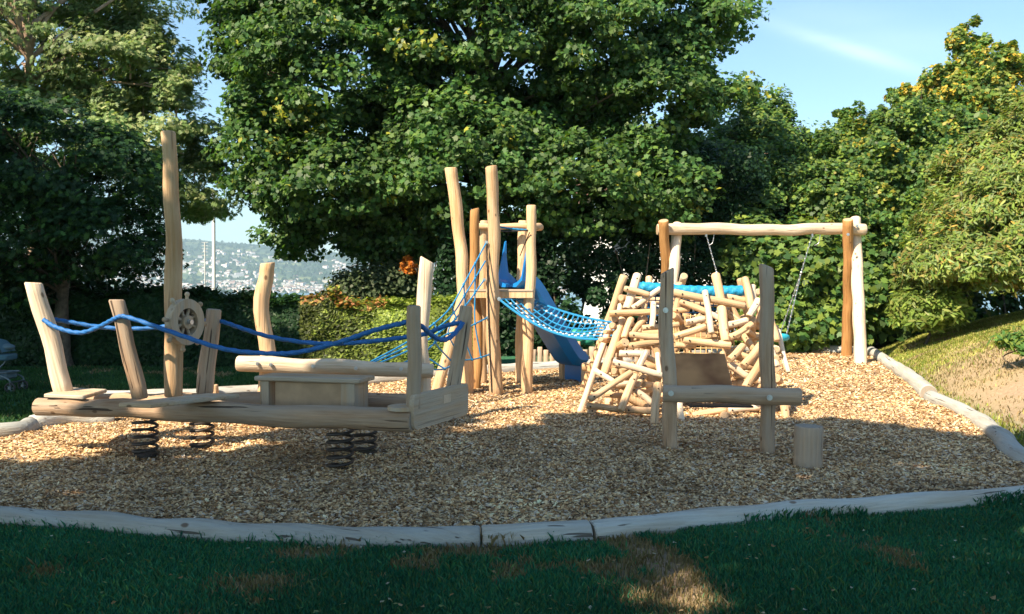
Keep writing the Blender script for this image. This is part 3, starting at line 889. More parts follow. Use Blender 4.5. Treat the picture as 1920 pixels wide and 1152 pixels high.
rope(tower, [P(935, 428, 12.8), P(945, 434, 12.9), P(990, 432, 12.95)], .010, 'safety_rope', M['black'])
rope(tower, [P(993, 436, 12.9), P(985, 455, 13.0), P(975, 480, 13.3)], .007, 'steel_cable', M['black'])
rope(tower, [P(913, 452, 12.68), P(915, 560, 12.66), P(918, 650, 12.66), P(922, 735, 12.66)], .010, 'steel_cable', M['spring'])
# slide
sl_path = [Vector((-.05, 13.72, 1.57)), Vector((.12, 13.85, 1.50)), Vector((.34, 14.02, 1.16)), Vector((.60, 14.22, .74)), Vector((.80, 14.37, .42)), Vector((.90, 14.45, .33)), Vector((1.02, 14.54, .31))]
sp_ = smooth_path(sl_path, 28)
hd = Vector((.79, .61, 0)).normalized(); side = Vector((hd.y, -hd.x, 0))
v = []; f = []
nprof = None
for i, p in enumerate(sp_):
    t = i/28
    wall = .20+.52*math.sin(math.pi*min(1, t/.17+.35))**.8*(1 if t < .03 else max(0, 1-(t-.03)/.14)) if t < .17 else .20
    if t > .9: wall = .20-(t-.9)*.8
    tg = (sp_[min(i+1, 28)]-sp_[max(i-1, 0)]).normalized()
    up = side.cross(tg); up = -up if up.z < 0 else up
    hw = .27
    prof = []
    for k in range(9):                       # inner, left rim to right rim
        a = math.pi*(k/8); prof.append((-hw*math.cos(a), .13*(1-math.sin(a))**1.0))
    inner = [(-hw, wall)]+prof+[(hw, wall)]
    outer = [(hw+.035, wall)]+[(hw+.035, .06), (hw*.7, -.04), (-hw*.7, -.04), (-hw-.035, .06)]+[(-hw-.035, wall)]
    ring = inner+outer; nprof = len(ring)
    for (a, b_) in ring:
        v.append(p+side*a+up*b_)
for i in range(28):
    for k in range(nprof):
        k2 = (k+1) % nprof
        f.append((i*nprof+k, i*nprof+k2, (i+1)*nprof+k2, (i+1)*nprof+k))
f.append(tuple(range(nprof))); f.append(tuple(28*nprof+k for k in range(nprof)))
mb = MB(); mb.add(v, f); slide = mb.build('slide', M['slide'], tower)
mb = MB()
e = sp_[-2]
mb.box(Vector((e.x, e.y-.02, .15)), side*.2, hd*.03, Vector((0, 0, .16)), bev=.01); mb.build('foot_panel', M['slide'], slide, False)
for s_ in (-1, 1):
    c_ = Vector((e.x, e.y, .14))+side*.27*s_
    mb = MB(); mb.box(c_, side*.05, hd*.05, Vector((0, 0, .16)), bev=.006); mb.build('foot_post', M['fresh'][0], slide, False)

# ------------------------------------------------------------------ nets
cn = thing('climbing_net', 'turquoise rope climbing net fanning from the tower post down to the left', 'climbing net', (-.9, 12, 0))
RA = [P(912, 455, 12.68), P(908, 525, 12.68), P(914, 596, 12.68), P(918, 665, 12.68)]
RA2 = [P(912, 455, 12.68), P(910, 490, 12.68), P(908, 525, 12.68), P(911, 560, 12.68), P(914, 596, 12.68), P(916, 630, 12.68), P(918, 665, 12.68)]
LA = [P(695, 679, 10.2), P(700, 680, 10.15), P(712, 681, 10.1), P(725, 683, 10.05), P(745, 686, 10.0), P(770, 689, 10.0), P(800, 693, 10.0)]
MI = [P(838, 585, 11.6), P(842, 597, 11.6), P(846, 606, 11.6), P(836, 618, 11.6), P(832, 630, 11.6), P(838, 648, 11.7), P(862, 677, 11.9)]
strands = []
mb = MB()
for i in (0, 1, 2, 4, 6):
    p_ = smooth_path([RA2[i], RA2[i].lerp(MI[i], .5)+Vector((0, 0, -.02)), MI[i], MI[i].lerp(LA[i], .5)+Vector((0, 0, -.05)), LA[i]], 20)
    strands.append(p_)
    v, f, _ = tube_data(p_, [.011]*21, 6); mb.add(v, f)
for j in (3, 6, 9, 12, 15):
    pts = [st_[j] for st_ in strands]
    v, f, _ = tube_data(smooth_path(pts, 18), [.010]*19, 6); mb.add(v, f)
    for p_ in pts: mb.sphere(p_, .02, 6)
mb.build('rope_mesh', M['net'], cn)
boltset(cn, RA, .025, (0, -1, 0), 'clamp', .03)

nb = thing('rope_bridge', 'turquoise rope net bridge sagging between the tower and the log pile', 'net bridge', (.5, 12.6, 0))
A0, A1 = P(936, 561, 12.66), P(1000, 563, 13.3)
B0, B1 = P(1150, 634, 11.55), P(1158, 606, 12.5)
NL, NC = 18, 6
grid = []
for i in range(NL+1):
    t = i/NL; row = []
    for j in range(NC+1):
        s_ = j/NC
        p_ = (A0.lerp(B0, t)).lerp(A1.lerp(B1, t), s_)
        sag = -.20*(1-.75*s_)*math.sin(math.pi*t)**.9-.12*math.sin(math.pi*s_)*math.sin(math.pi*min(1, t*1.2))
        p_ = p_+Vector((0, 0, sag))
        row.append(p_)
    grid.append(row)
mb = MB()
for j in range(NC+1):
    pts = [grid[i][j] for i in range(NL+1)]
    r_ = .016 if j in (0, NC) else .011
    v, f, _ = tube_data(pts, [r_]*len(pts), 6); mb.add(v, f)
for i in range(NL+1):
    pts = [grid[i][j] for j in range(NC+1)]
    v, f, _ = tube_data(pts, [.011]*len(pts), 6); mb.add(v, f)
mb.build('rope_mesh', M['net'], nb)
mb = MB()
for i in range(1, NL):
    for j in (1, 2, NC-1):
        mb.sphere(grid[i][j]+Vector((0, 0, .008)), .020, 6)
tag(mb.build('knots', simple('grey_clamps', (.5, .55, .55), .5), nb), kind='stuff')
boltset(nb, [A0, A1], .03, (0, -1, 0), 'clamp', .04)

# ------------------------------------------------------------------ log climbing pile
pile = thing('log_pile', 'climbing pile of crossed peeled logs with a blue net roll on top', 'climbing pile', (2.1, 11.2, 0))
LA_ = [  # crop A: x0 y0 x1 y1 diameter depth-offset
 (430,92,352,335,60,.0),(322,400,196,790,62,.05),(240,450,18,1060,48,.35),(335,190,512,236,42,-.12),(390,330,590,192,42,-.02),
 (232,366,575,350,45,-.14),(541,285,530,462,42,-.22),(460,466,720,440,42,-.08),(486,392,388,505,48,-.02),(385,395,333,538,50,-.08),
 (372,512,600,532,45,-.12),(360,592,610,560,48,-.08),(345,565,262,640,65,-.14),(300,642,466,646,48,-.05),(487,628,428,765,50,-.10),
 (255,703,602,795,48,-.18),(262,770,315,772,48,.05),(128,758,275,850,42,-.05),(90,965,388,772,45,-.2),(412,790,310,1045,55,-.16),
 (200,932,330,936,42,.0),(72,1008,292,1032,48,-.12),(340,1035,540,1042,52,-.05),(568,640,580,790,36,-.2),(572,850,540,1160,60,-.45),
 (415,900,535,992,45,-.05),(470,858,590,892,45,.05),(487,790,415,882,42,.0),(236,850,228,1010,62,.2),(112,1035,120,1105,62,.05),
 (310,300,290,420,40,.1),(510,108,500,215,48,.9),(755,102,755,190,52,1.1),(300,425,420,440,40,.15),(420,640,560,700,40,.2),
 (250,870,420,850,44,.25),(400,930,560,880,44,.3),(330,480,300,720,46,.25),(480,300,420,560,44,.25),
]
LB_ = [
 (340,55,388,290,66,-.05),(380,270,412,525,66,-.12),(543,80,592,295,55,.0),(602,130,608,240,40,.12),(45,180,548,276,52,-.2),
 (266,170,312,468,45,-.28),(92,238,288,322,45,-.12),(30,305,158,300,42,-.02),(45,342,152,398,48,-.1),(132,392,268,364,50,-.05),
 (52,492,272,418,52,-.15),(115,508,448,552,56,-.1),(60,545,205,556,40,.12),(408,212,566,238,45,.1),(642,228,573,348,50,-.12),
 (412,322,480,308,58,.02),(408,412,565,374,50,-.08),(442,498,598,398,45,-.16),(598,368,662,445,50,-.05),(556,446,670,484,48,.02),
 (528,462,602,582,45,.08),(438,650,538,548,52,-.14),(532,695,665,538,58,-.12),(438,682,568,768,48,.0),(548,845,668,645,60,-.18),
 (388,595,434,845,42,-.05),(456,740,458,845,30,.05),(480,740,570,805,60,.15),(640,175,645,235,45,.3),(660,260,640,400,45,.1),
 (765,578,800,584,55,.15),(765,640,800,632,45,.05),(765,712,798,690,55,.1),(775,440,850,740,34,.3),(765,780,858,818,62,-.05),
 (818,960,835,1090,60,-.1),(835,972,922,1008,48,.0),(84,945,108,1095,54,-.2),(178,1042,412,998,50,.1),(400,1038,512,1092,58,-.1),
 (425,1000,650,978,50,.15),(600,1005,700,1010,58,.25),(640,790,765,838,50,.1),(700,520,770,700,50,.1),(705,300,770,520,48,.12),(690,200,735,420,50,.2),
 (690,860,800,880,50,.1),(700,960,780,1010,50,.0),(430,330,560,440,44,.22),(470,600,600,640,44,.3),(300,330,420,380,42,.25),
]
def pileY(py): return 10.55+(790-py)/270*1.0
def pl(kx, ky, a, mat, c0x, c0y):
    x0, y0, x1, y1, d, off = a
    X0, Y0, X1, Y1 = c0x+x0/3.717, c0y+y0/3.717, c0x+x1/3.717, c0y+y1/3.717
    Ya, Yb = pileY(Y0)+off, pileY(Y1)+off
    r = d/3.717/2/F*((Ya+Yb)/2)
    p0, p1 = P(X0, Y0, Ya), P(X1, Y1, Yb)
    if (p1-p0).length < .22:                 # a log seen end-on: it runs back into the pile
        p1 = p1+Vector((.02, .5, -.02))
    if p0.z < 0.02: p0.z = -.02
    if p1.z < 0.02: p1.z = -.02
    lg = log('log', [p0, p1], r, r*.97, mat, pile, seg=5, bumps=.035, sides=12, wob=.006, cham=.012)
    if d > 41 and off < .2:
        mb = MB(); c_ = p0.lerp(p1, .12 if (p1-p0).length > .3 else .3)+Vector((0, -r*1.0, 0)); mb.disc(c_, (0, -1, 0), .011, .012, 8); mb.build('bolt', M['spring'], lg)
for a in LA_: pl(0, 0, a, M['fresh'] if RL.random() < .7 else M['pale'], 1080, 490)
for a in LB_: pl(0, 0, a, M['fresh'] if RL.random() < .7 else M['pale'], 1250, 500)
for (x_, y_, d) in ((1164, 559, 50), (1150, 588, 48), (1150, 598, 50), (1147, 611, 46), (1126, 637, 38), (1134, 623, 30)):
    Yc = pileY(y_)+.05; p0 = P(x_, y_, Yc-.1); r = d/3.717/2/F*Yc
    log('log', [p0, p0+Vector((.25, .55, -.05))], r, r, M['fresh'], pile, seg=4, bumps=.03, sides=12)
mb = MB(); rf = random.Random(9)
for q in range(46):
    t_ = rf.random(); py_ = 585+195*t_
    lo_, hi_ = 1178-70*t_, 1432+50*t_
    px_0 = rf.uniform(lo_+20, hi_-20)
    if 1262 < px_0 < 1365 and py_ > 625: continue
    Yq = pileY(py_)+rf.uniform(.32, .6); c_ = P(px_0, py_, Yq); a = rf.choice([0, .4, -.5, 1.2, -1.1, 1.5])+rf.uniform(-.2, .2)
    h_ = rf.uniform(.16, .34); d_ = Vector((math.cos(a), rf.uniform(-.15, .15), math.sin(a)))*h_
    if c_.z-abs(d_.z) < 0: continue
    v, f, _ = tube_data(smooth_path([c_-d_, c_+d_], 4), [.052]*5, 10, True, .03, rf); mb.add(v, f)
tag(mb.build('inner_logs', M['fresh'][0], pile), kind='stuff')
# the back frame of the pile
for (x0, z0, x1, z1) in ((1.0, 0, 1.55, 1.7), (3.6, 0, 3.15, 1.65), (1.2, .9, 3.5, .85), (1.0, .4, 3.6, .45), (1.5, 1.35, 3.2, 1.3), (2.3, 0, 2.3, 1.6)):
    log('log', [Vector((x0, 12.9, z0)), Vector((x1, 12.5, z1))], .06, .055, M['fresh'], pile)
# net roll on top
n0, n1 = P(1198, 538, 11.95), P(1397, 546, 11.95)
mb = MB()
sg, sd = 90, 20
ring = []
ax_ = (n1-n0).normalized(); ay_ = Vector((0, 0, 1)); ay_ = (ay_-ax_*ay_.dot(ax_)).normalized(); az_ = ax_.cross(ay_)
v = []; f = []
for i in range(sg+1):
    t = i/sg
    for k in range(sd):
        a = 2*math.pi*k/sd
        r = .075*(1+.10*math.sin(k*math.pi+i*math.pi*1.0)+.05*math.sin(i*.9+k))
        if t < .03 or t > .97: r *= .8
        v.append(n0.lerp(n1, t)+(ay_*math.cos(a)+az_*math.sin(a))*r+Vector((0, 0, -.03*math.sin(math.pi*t))))
for i in range(sg):
    for k in range(sd):
        f.append((i*sd+k, i*sd+(k+1) % sd, (i+1)*sd+(k+1) % sd, (i+1)*sd+k))
f.append(tuple(range(sd))); f.append(tuple(sg*sd+k for k in range(sd)))
mb.add(v, f); mb.build('net_roll', simple('turquoise_net', (.012, .26, .48), .55, 0, .35, 40, .6), pile)
mb = MB()
for i in range(15):
    t = i/14; p_ = P(1205+t*170, 553, 12.05); mb.tube([p_, p_+Vector((0, .1, -.42))], .008, 1, 5)
for k in range(6):
    mb.tube([P(1205, 556+k*7, 12.08), P(1375, 560+k*7, 12.08)], .008, 1, 5)
mb.build('hanging_net', simple('dark_blue_net', (.01, .12, .3), .6), pile)
# inner tan net
mb = MB()
for i in range(14):
    mb.tube([P(1245+i*10, 590, 11.6), P(1240+i*10.5, 668, 11.3)], .008, 1, 5)
    if i < 8: mb.tube([P(1245, 592+i*10, 11.6-i*.04), P(1375, 594+i*10, 11.6-i*.04)], .008, 1, 5)
mb.build('inner_net', simple('tan_rope', (.5, .34, .16), .8), pile)

# ------------------------------------------------------------------ front frame with ramp
fr = thing('ramp_frame', 'two shaded posts joined by a low bolted log in front of the pile', 'timber frame', (2.1, 8.5, 0))
log('post', [P(1257, 856, 8.5), P(1256, 760, 8.5), P(1249, 620, 8.5), P(1251, 508, 8.5)], .070, .068, M['grey'], fr, cutB=(.55, 0, 0), square=.75)
log('post', [P(1439, 860, 8.4), P(1439, 700, 8.4), P(1437, 499, 8.4)], .068, .066, M['grey'], fr, cutB=(-.45, 0, 0), square=.75)
log('crossbeam', [P(1243, 738, 8.33), P(1370, 741, 8.25), P(1502, 744, 8.15)], .078, .080, M['grey'], fr)
boltset(fr, [P(1258, 738, 8.22), P(1443, 746, 8.08)], .026)
boltset(fr, [P(1248, 582, 8.42)], .026)
m, nt, b, o = newmat('brown_ramp_sheet')
tc = nt.nodes.new('ShaderNodeTexCoord'); n1_ = noise(nt, tc.outputs['Object'], 2.2, 3, .5)
r_ = ramp(nt, [(.38, (.20, .08, .03)), (.62, (.52, .25, .10))]); nt.links.new(n1_.outputs['Fac'], r_.inputs['Fac']); nt.links.new(r_.outputs[0], b.inputs['Base Color'])
b.inputs['Roughness'].default_value = .6; b.inputs['Specular IOR Level'].default_value = .2
plank(fr, [P(1266, 727, 8.5), P(1378, 727, 8.5), P(1356, 663, 8.95), P(1262, 662, 8.95)], .03, m, 'ramp_sheet')
mb = MB(); q0, q1 = P(1293, 725, 8.34), P(1408, 728, 8.28)
mb.box((q0+q1)/2+Vector((0, 0, -.008)), (q1-q0)/2, Vector((0, .09, 0)), Vector((0, 0, .006)))
mb.build('rubber_strip', M['black'], fr, False); mb = MB()
q0, q1 = P(1290, 760, 8.34), P(1408, 761, 8.28)
mb.box((q0+q1)/2, (q1-q0)/2, Vector((0, .09, 0)), Vector((0, 0, .008)))
mb.build('rubber_strip', M['black'], fr, False)

st = log('tree_stump', [G(1515, 877)+Vector((0, .02, -.02)), G(1515, 877)+Vector((0.01, .02, .36))], .128, .122, M['grey'], None, bumps=.05, sides=28, cham=.01, wob=0)
tag(st, 'short upright grey log stump standing on the chips at the right', 'stump')

# ------------------------------------------------------------------ nest swing
sw = thing('nest_swing', 'tall timber swing frame carrying a round blue nest seat on chains', 'swing', (5.0, 18.4, 0))
log('swing_beam', [P(1232, 431, 18.3), P(1330, 429, 18.35), P(1450, 432, 18.35), P(1540, 429, 18.35), P(1623, 431, 18.35)], .115, .115, M['pale'], sw)
log('leg', [P(1614, 694, 17.35), P(1611, 600, 17.7), P(1607, 500, 18.25), P(1604, 409, 18.62)], .125, .105, M['pale'], sw)
log('leg', [P(1587, 676, 19.2), P(1590, 560, 18.75), P(1590, 412, 18.10)], .11, .10, M['orange'], sw)
log('leg', [P(1246, 694, 17.4), P(1262, 520, 18.1), P(1270, 420, 18.6)], .12, .10, M['pale'], sw)
log('leg', [P(1262, 674, 19.2), P(1251, 540, 18.6), P(1244, 414, 18.05)], .11, .10, M['orange'], sw)
boltset(sw, [P(1607, 424, 18.2), P(1590, 440, 17.9)], .03)
scn = P(1422, 632, 18.35)
ho = [P(1324, 440, 18.35), P(1523, 440, 18.35)]
def chain(pa, pb, name='chain', parent=None, step=.055):
    mb = MB(); d = pb-pa; n = int(d.length/step); t = d.normalized()
    a1 = t.orthogonal().normalized(); a2 = t.cross(a1)
    for i in range(n):
        c = pa+d*((i+.5)/n); w = a1 if i % 2 else a2; h = step*.62
        loop = [c+t*h*math.sin(q)+w*.011*math.cos(q) for q in np.linspace(0, 2*math.pi, 9)]
        v, f, _ = tube_data(loop, [.0055]*9, 4); mb.add(v, f)
    return mb.build(name, M['steel'], parent, recalc=False)
for s_, h in ((-1, ho[0]), (1, ho[1])):
    a = scn+Vector((s_*.50, -.22, .05)); b_ = scn+Vector((s_*.50, .22, .05))
    mid = h.lerp(scn+Vector((s_*.50, 0, .05)), .38)
    chain(h, mid, 'chain', sw); chain(mid, a, 'chain', sw); chain(mid, b_, 'chain', sw)
    rope(sw, [h+Vector((.16*1, 0, 0)), h+Vector((.13, 0, -.17)), h+Vector((.05, 0, -.22))], .008, 'safety_loop', M['steel'])
    mb = MB(); mb.disc(h+Vector((0, 0, -.01)), (0, 0, 1), .03, .08, 10); mb.sphere(mid, .03, 8); mb.build('bearing', M['steel'], sw)
mb = MB()
loop = [scn+Vector((.55*math.cos(a), .55*math.sin(a), 0)) for a in np.linspace(0, 2*math.pi, 33)]
v, f, _ = tube_data(loop, [.062]*33, 10); mb.add(v, f)
seat = mb.build('seat_ring', simple('turquoise_seat', (.02, .36, .50), .6, 0, .2, 40, .4), sw)
mb = MB()
for i in range(-4, 5):
    w = math.sqrt(max(0, .53**2-(i*.115)**2))
    mb.tube([scn+Vector((i*.115, -w, 0)), scn+Vector((i*.115, 0, -.06)), scn+Vector((i*.115, w, 0))], .010, 6, 5)
    mb.tube([scn+Vector((-w, i*.115, 0)), scn+Vector((0, i*.115, -.06)), scn+Vector((w, i*.115, 0))], .010, 6, 5)
mb.build('seat_net', M['black'], seat)

# ------------------------------------------------------------------ palisade, bundle, stroller, flagpole, building
pal_ = thing('palisade', 'low palisade of weathered upright boards behind the slide foot', 'palisade', (1.5, 17.8, 0))
xx_ = .30
while xx_ < 3.0:
    w_ = RL.uniform(.09, .13)
    y_ = 17.3+.12*(xx_-.3)
    log('stake', [Vector((xx_, y_, -.02)), Vector((xx_+RL.uniform(-.01, .01), y_, RL.uniform(.30, .38)))], w_/2, w_/2, M['grey'], pal_, seg=3, square=.5, wob=0)
    xx_ += w_+.012
log('stake', [Vector((1.25, 17.2, 0)), Vector((1.25, 17.2, .48))], .05, .05, M['fresh'], pal_, seg=3, wob=0)
mb = MB()
for (dx, dz, r) in ((0, 0, .16), (.2, .02, .17), (.36, -.02, .13), (.12, .08, .13), (.28, .06, .12)):
    mb.sphere(Vector((1.13+dx, 17.75, .50+dz)), r, 12, (1, .8, .85))
gb = mb.build('cloth_bundle', simple('jade_cloth', (.03, .26, .17), .45, 0, .6, 9, .8))
tag(gb, 'crumpled jade green cloth bundle lying behind the low palisade', 'cloth bundle')

str_ = thing('baby_stroller', 'dark teal baby stroller parked on the shaded lawn at the left edge', 'stroller', (-7.35, 13.2, 0))
fm = simple('stroller_frame', (.14, .17, .19), .4, .6); cl = simple('stroller_cloth', (.05, .12, .16), .8); lt = simple('stroller_light_cloth', (.09, .15, .18), .8)
def SV(x, y, z): return Vector((-7.35-.18+x, 13.2+y, z))
for (wx_, wy_, rr) in ((.33, -.22, .10), (.33, .22, .10), (-.38, -.28, .14), (-.38, .28, .14)):
    mb = MB(); ringp = [SV(wx_+rr*.85*math.cos(a), wy_, rr+rr*.85*math.sin(a)) for a in np.linspace(0, 2*math.pi, 21)]
    v, f, _ = tube_data(ringp, [rr*.2]*21, 8); mb.add(v, f); tw = mb.build('wheel', M['black'], str_)
    mb = MB(); mb.disc(SV(wx_, wy_, rr), (0, 1, 0), rr*.3, .05, 10)
    for k in range(5):
        a = k*1.2566; mb.tube([SV(wx_, wy_, rr), SV(wx_+rr*.8*math.cos(a), wy_, rr+rr*.8*math.sin(a))], .012, 1, 5)
    mb.build('wheel_rim', fm, tw)
mb = MB()
for s_ in (-.24, .24):
    mb.tube([SV(.33, s_*.9, .12), SV(.30, s_, .27), SV(-.1, s_, .38), SV(-.38, s_, .16)], .016)
    mb.tube([SV(-.38, s_, .16), SV(-.15, s_, .40), SV(.0, s_, .62), SV(-.35, s_, .95), SV(-.55, s_, 1.02)], .016)
mb.tube([SV(-.55, -.24, 1.02), SV(-.58, 0, 1.03), SV(-.55, .24, 1.02)], .02)
mb.tube([SV(.33, -.22, .2), SV(.33, .22, .2)], .014); mb.tube([SV(-.38, -.28, .14), SV(-.38, .28, .14)], .014)
mb.build('frame', fm, str_)
mb = MB(); mb.box(SV(-.05, 0, .30), Vector((.30, 0, .02)), Vector((0, .2, 0)), Vector((0, 0, .07)), bev=.04); mb.build('basket', lt, str_)
mb = MB(); mb.tube([SV(.26, -.21, .38), SV(.28, 0, .37), SV(.26, .21, .38), SV(-.3, .21, .36), SV(-.32, -.21, .36), SV(.26, -.21, .38)], .015); mb.build('basket_rim', fm, str_)
mb = MB(); mb.box(SV(.0, 0, .66), Vector((.26, 0, 0)), Vector((0, .20, 0)), Vector((0, 0, .06)), bev=.04); mb.box(SV(-.24, 0, .82), Vector((.05, 0, .0)), Vector((0, .2, 0)), Vector((-.10, 0, .2)), bev=.03); mb.build('seat', cl, str_)
mb = MB(); v = []; f = []
for i in range(9):
    a = math.pi*(.05+.72*i/8)
    for k in range(11):
        t = -1+2*k/10
        v.append(SV(-.12+.36*math.cos(a)*(1-.12*t*t), .23*t, .72+.30*math.sin(a)*(1-.15*t*t)+.012*math.sin(i*2.4)))
for i in range(8):
    for k in range(10): f.append((i*11+k, i*11+k+1, (i+1)*11+k+1, (i+1)*11+k))
mb.add(v, f); hd_ = mb.build('hood', cl, str_)
mb = MB(); mb.sphere(SV(.12, 0, .84), .16, 10, (1.1, 1.1, .45)); mb.build('blanket', lt, str_)

str_.scale = (.78, .78, .78)
fp = MB(); b0_ = P(401, 560, 30); b0_.z = zg(b0_.x, b0_.y)-.3; t0_ = P(401, 408, 30)+Vector((0, 0, .8))
fp.tube([b0_, t0_], .07, 4, 12, .05); fp.sphere(t0_, .09, 8)
tag(fp.build('flagpole', M['white']), 'white pole rising above the hedge in front of the lake', 'pole')
fp = MB(); b0_ = P(384, 560, 34); b0_.z = zg(b0_.x, b0_.y)-.3; t0_ = P(384, 455, 34)
fp.tube([b0_, t0_], .025, 4, 8); 
for k in range(5): fp.tube([t0_+Vector((-.12, 0, -.12*k)), t0_+Vector((.12, 0, -.12*k))], .01, 1, 5)
tag(fp.build('thin_mast', simple('grey_mast', (.5, .5, .5), .5)), 'thin grey mast left of the white pole', 'mast')

hb = thing('white_house', 'white building glimpsed through the dark leaves behind the swing', 'building', (8, 42, -2))
mb = MB(); mb.box(Vector((10.5, 45, 1.5)), Vector((6.7, 0, 0)), Vector((0, 4, 0)), Vector((0, 0, 4.0))); mb.build('wall', simple('white_render', (.82, .80, .76), .8, 0, .04, 3), hb, False)
mb = MB(); mb.add([(3.3, 40.5, 5.5), (17.5, 40.5, 5.5), (17.5, 45, 8.0), (3.3, 45, 8.0), (3.3, 49.5, 5.5), (17.5, 49.5, 5.5)], [(0, 1, 2, 3), (3, 2, 5, 4), (0, 3, 4), (1, 5, 2), (0, 4, 5, 1)]); mb.build('roof', simple('roof_tiles', (.25, .12, .08), .8), hb, False)
gl = simple('window_glass', (.04, .05, .06), .15, 0, .1, 3, 0)
for k in range(5):
    mb = MB(); mb.box(Vector((5.0+k*2.7, 40.98, 3.6)), Vector((.6, 0, 0)), Vector((0, .03, 0)), Vector((0, 0, .75))); w_ = mb.build('window', M['white'], hb, False)
    mb = MB(); mb.box(Vector((5.0+k*2.7, 40.94, 3.6)), Vector((.5, 0, 0)), Vector((0, .01, 0)), Vector((0, 0, .65))); mb.build('pane', gl, w_, False)

#FOLIAGE
exec_foliage = True
# leaf outlines (unit length 1, in x along the leaf, y across)
MAPLE = np.array([(0, -.05), (.10, -.40), (.32, -.30), (.36, -.55), (.58, -.34), (.66, -.16), (1.0, 0), (.66, .16), (.58, .34), (.36, .55), (.32, .30), (.10, .40)])
OVAL = np.array([(0, 0), (.25, -.26), (.6, -.28), (1, 0), (.6, .28), (.25, .26)])
LANCE = np.array([(0, 0), (.3, -.13), (.7, -.11), (1, 0), (.7, .11), (.3, .13)])
FROND = np.array([(0, 0), (.18, -.30), (.22, -.06), (.42, -.36), (.46, -.06), (.66, -.30), (.70, -.05), (1, 0), (.70, .05), (.66, .30), (.46, .06), (.42, .36), (.22, .06), (.18, .30)])
def leaf_mesh(pos, nor, size, outline, cols, rg, fold=0.12, axis_down=0.0):
    n = len(pos); k = len(outline)
    nor = nor/np.linalg.norm(nor, axis=1, keepdims=True)
    r = rg.normal(0, 1, (n, 3)); r[:, 2] -= axis_down
    u = r-nor*(r*nor).sum(1, keepdims=True); u /= np.linalg.norm(u, axis=1, keepdims=True)+1e-9
    v = np.cross(nor, u)
    o = outline
    P_ = pos[:, None, :]+size[:, None, None]*((o[None, :, 0, None]-.5)*u[:, None, :]+o[None, :, 1, None]*v[:, None, :]
        - (fold*np.abs(o[None, :, 1, None])*2+.18*(o[None, :, 0, None]-.3)**2)*nor[:, None, :])
    return fast_mesh(P_.reshape(-1, 3), k, cols)
def unit(rg, n):
    d = rg.normal(0, 1, (n, 3)); return d/np.linalg.norm(d, axis=1, keepdims=True)
def tree(name, label, cat, base, ells, ncl, nleaf, outline, size, palette, seed, clr=.6, flat=.5, trunk_r=.2, yellow=None, pyel=0.0,
         group=None, limbs=22, top=None, bark=None, back=.5, up=.55, updown=0.0, jit=.35, shell=.22, trunk_path=None, crownpart='crown', kgroup=None, shoots=0):
    rg = np.random.RandomState(seed)
    t = thing(name, label, cat, base, group)
    E = np.array(ells, float)
    cen = (E[:, :3]*(E[:, 3:].prod(1)[:, None])).sum(0)/E[:, 3:].prod(1).sum()
    w = (E[:, 3]*E[:, 5]+E[:, 4]*E[:, 5]+E[:, 3]*E[:, 4]); w /= w.sum()
    C = []; O = []
    while len(C) < ncl:
        i = rg.choice(len(E), p=w)
        d = unit(rg, 1)[0]
        if d[1] > .1 and rg.rand() > back: continue
        rr = 1-abs(rg.normal(0, shell))
        if rr < .25: continue
        p = E[i, :3]+d*E[i, 3:]*rr
        if p[2] < base[2]+.15: continue
        q = (((p-E[:, :3])/E[:, 3:])**2).sum(1); q[i] = 9
        if (q < .30).any() and rg.rand() < .85: continue
        C.append(p); O.append(d)
    C = np.array(C); O = np.array(O)
    cs = clr*rg.uniform(.55, 1.35, len(C))
    fl_ = np.full(len(C), flat); TW = []
    if shoots:
        hi_ = np.where(O[:, 2] > .15)[0]
        for q in rg.choice(hi_, min(shoots, len(hi_)), replace=False):
            L_ = rg.uniform(.22, .42); dr_ = O[q]*.7+np.array([0, 0, .6])+rg.normal(0, .3, 3)
            TW.append((C[q].copy(), C[q]+dr_*L_*1.05))
            for w_ in (.4, .75, 1.05):
                fl_ = np.append(fl_, 1.0)
                C = np.vstack([C, C[q]+dr_*L_*w_+rg.normal(0, .13, 3)]); O = np.vstack([O, O[q]]); cs = np.append(cs, clr*(.75-.35*w_)*rg.uniform(.6, 1.3))
    ct = rg.rand(len(C)); 
    ci = np.repeat(np.arange(len(C)), nleaf); n = len(ci)
    d = unit(rg, n); rad = rg.uniform(.25, 1, n)**.6
    pos = C[ci]+d*(cs[ci]*rad)[:, None]*np.stack([np.ones(n), np.ones(n), fl_[ci]], -1)
    pos[:, 2] -= .25*cs[ci]*(d[:, 0]**2+d[:, 1]**2)*rad
    nor = np.array([0, 0, up])+O[ci]*.40+d*.30+rg.normal(0, jit, (n, 3))+np.array([-.10, -.18, 0])
    pal = np.array(palette)
    col = pal[rg.choice(len(pal), n)]*(.72+.5*ct[ci])[:, None]*rg.uniform(.75, 1.25, n)[:, None]
    if yellow is not None:
        yc = rg.rand(len(C)) < pyel*1.5
        ym = (yc[ci] & (rg.rand(n) < .35)) | (rg.rand(n) < pyel*.25)
        col[ym] = np.array(yellow)*rg.uniform(.7, 1.2, ym.sum())[:, None]
    sz = size*rg.uniform(.65, 1.25, n)
    link(crownpart, leaf_mesh(pos, nor, sz, outline, col, rg, axis_down=updown), LEAF, t)
    # trunk and limbs
    rr_ = random.Random(seed)
    mb = MB()
    tp = Vector(top) if top else Vector((cen[0], cen[1], cen[2]+E[:, 5].max()*.4))
    bs = Vector(base)-Vector((0, 0, .1))
    path = trunk_path or [bs, bs.lerp(tp, .35)+Vector((rr_.uniform(-.2, .2), rr_.uniform(-.2, .2), 0)), bs.lerp(tp, .7)+Vector((rr_.uniform(-.3, .3), rr_.uniform(-.2, .2), 0)), tp]
    tpn = smooth_path(path, 18)
    v, f, _ = tube_data(tpn, [trunk_r*(1.35 if i == 0 else 1)*(1-.8*i/18) for i in range(19)], 12, True, .06, rr_)
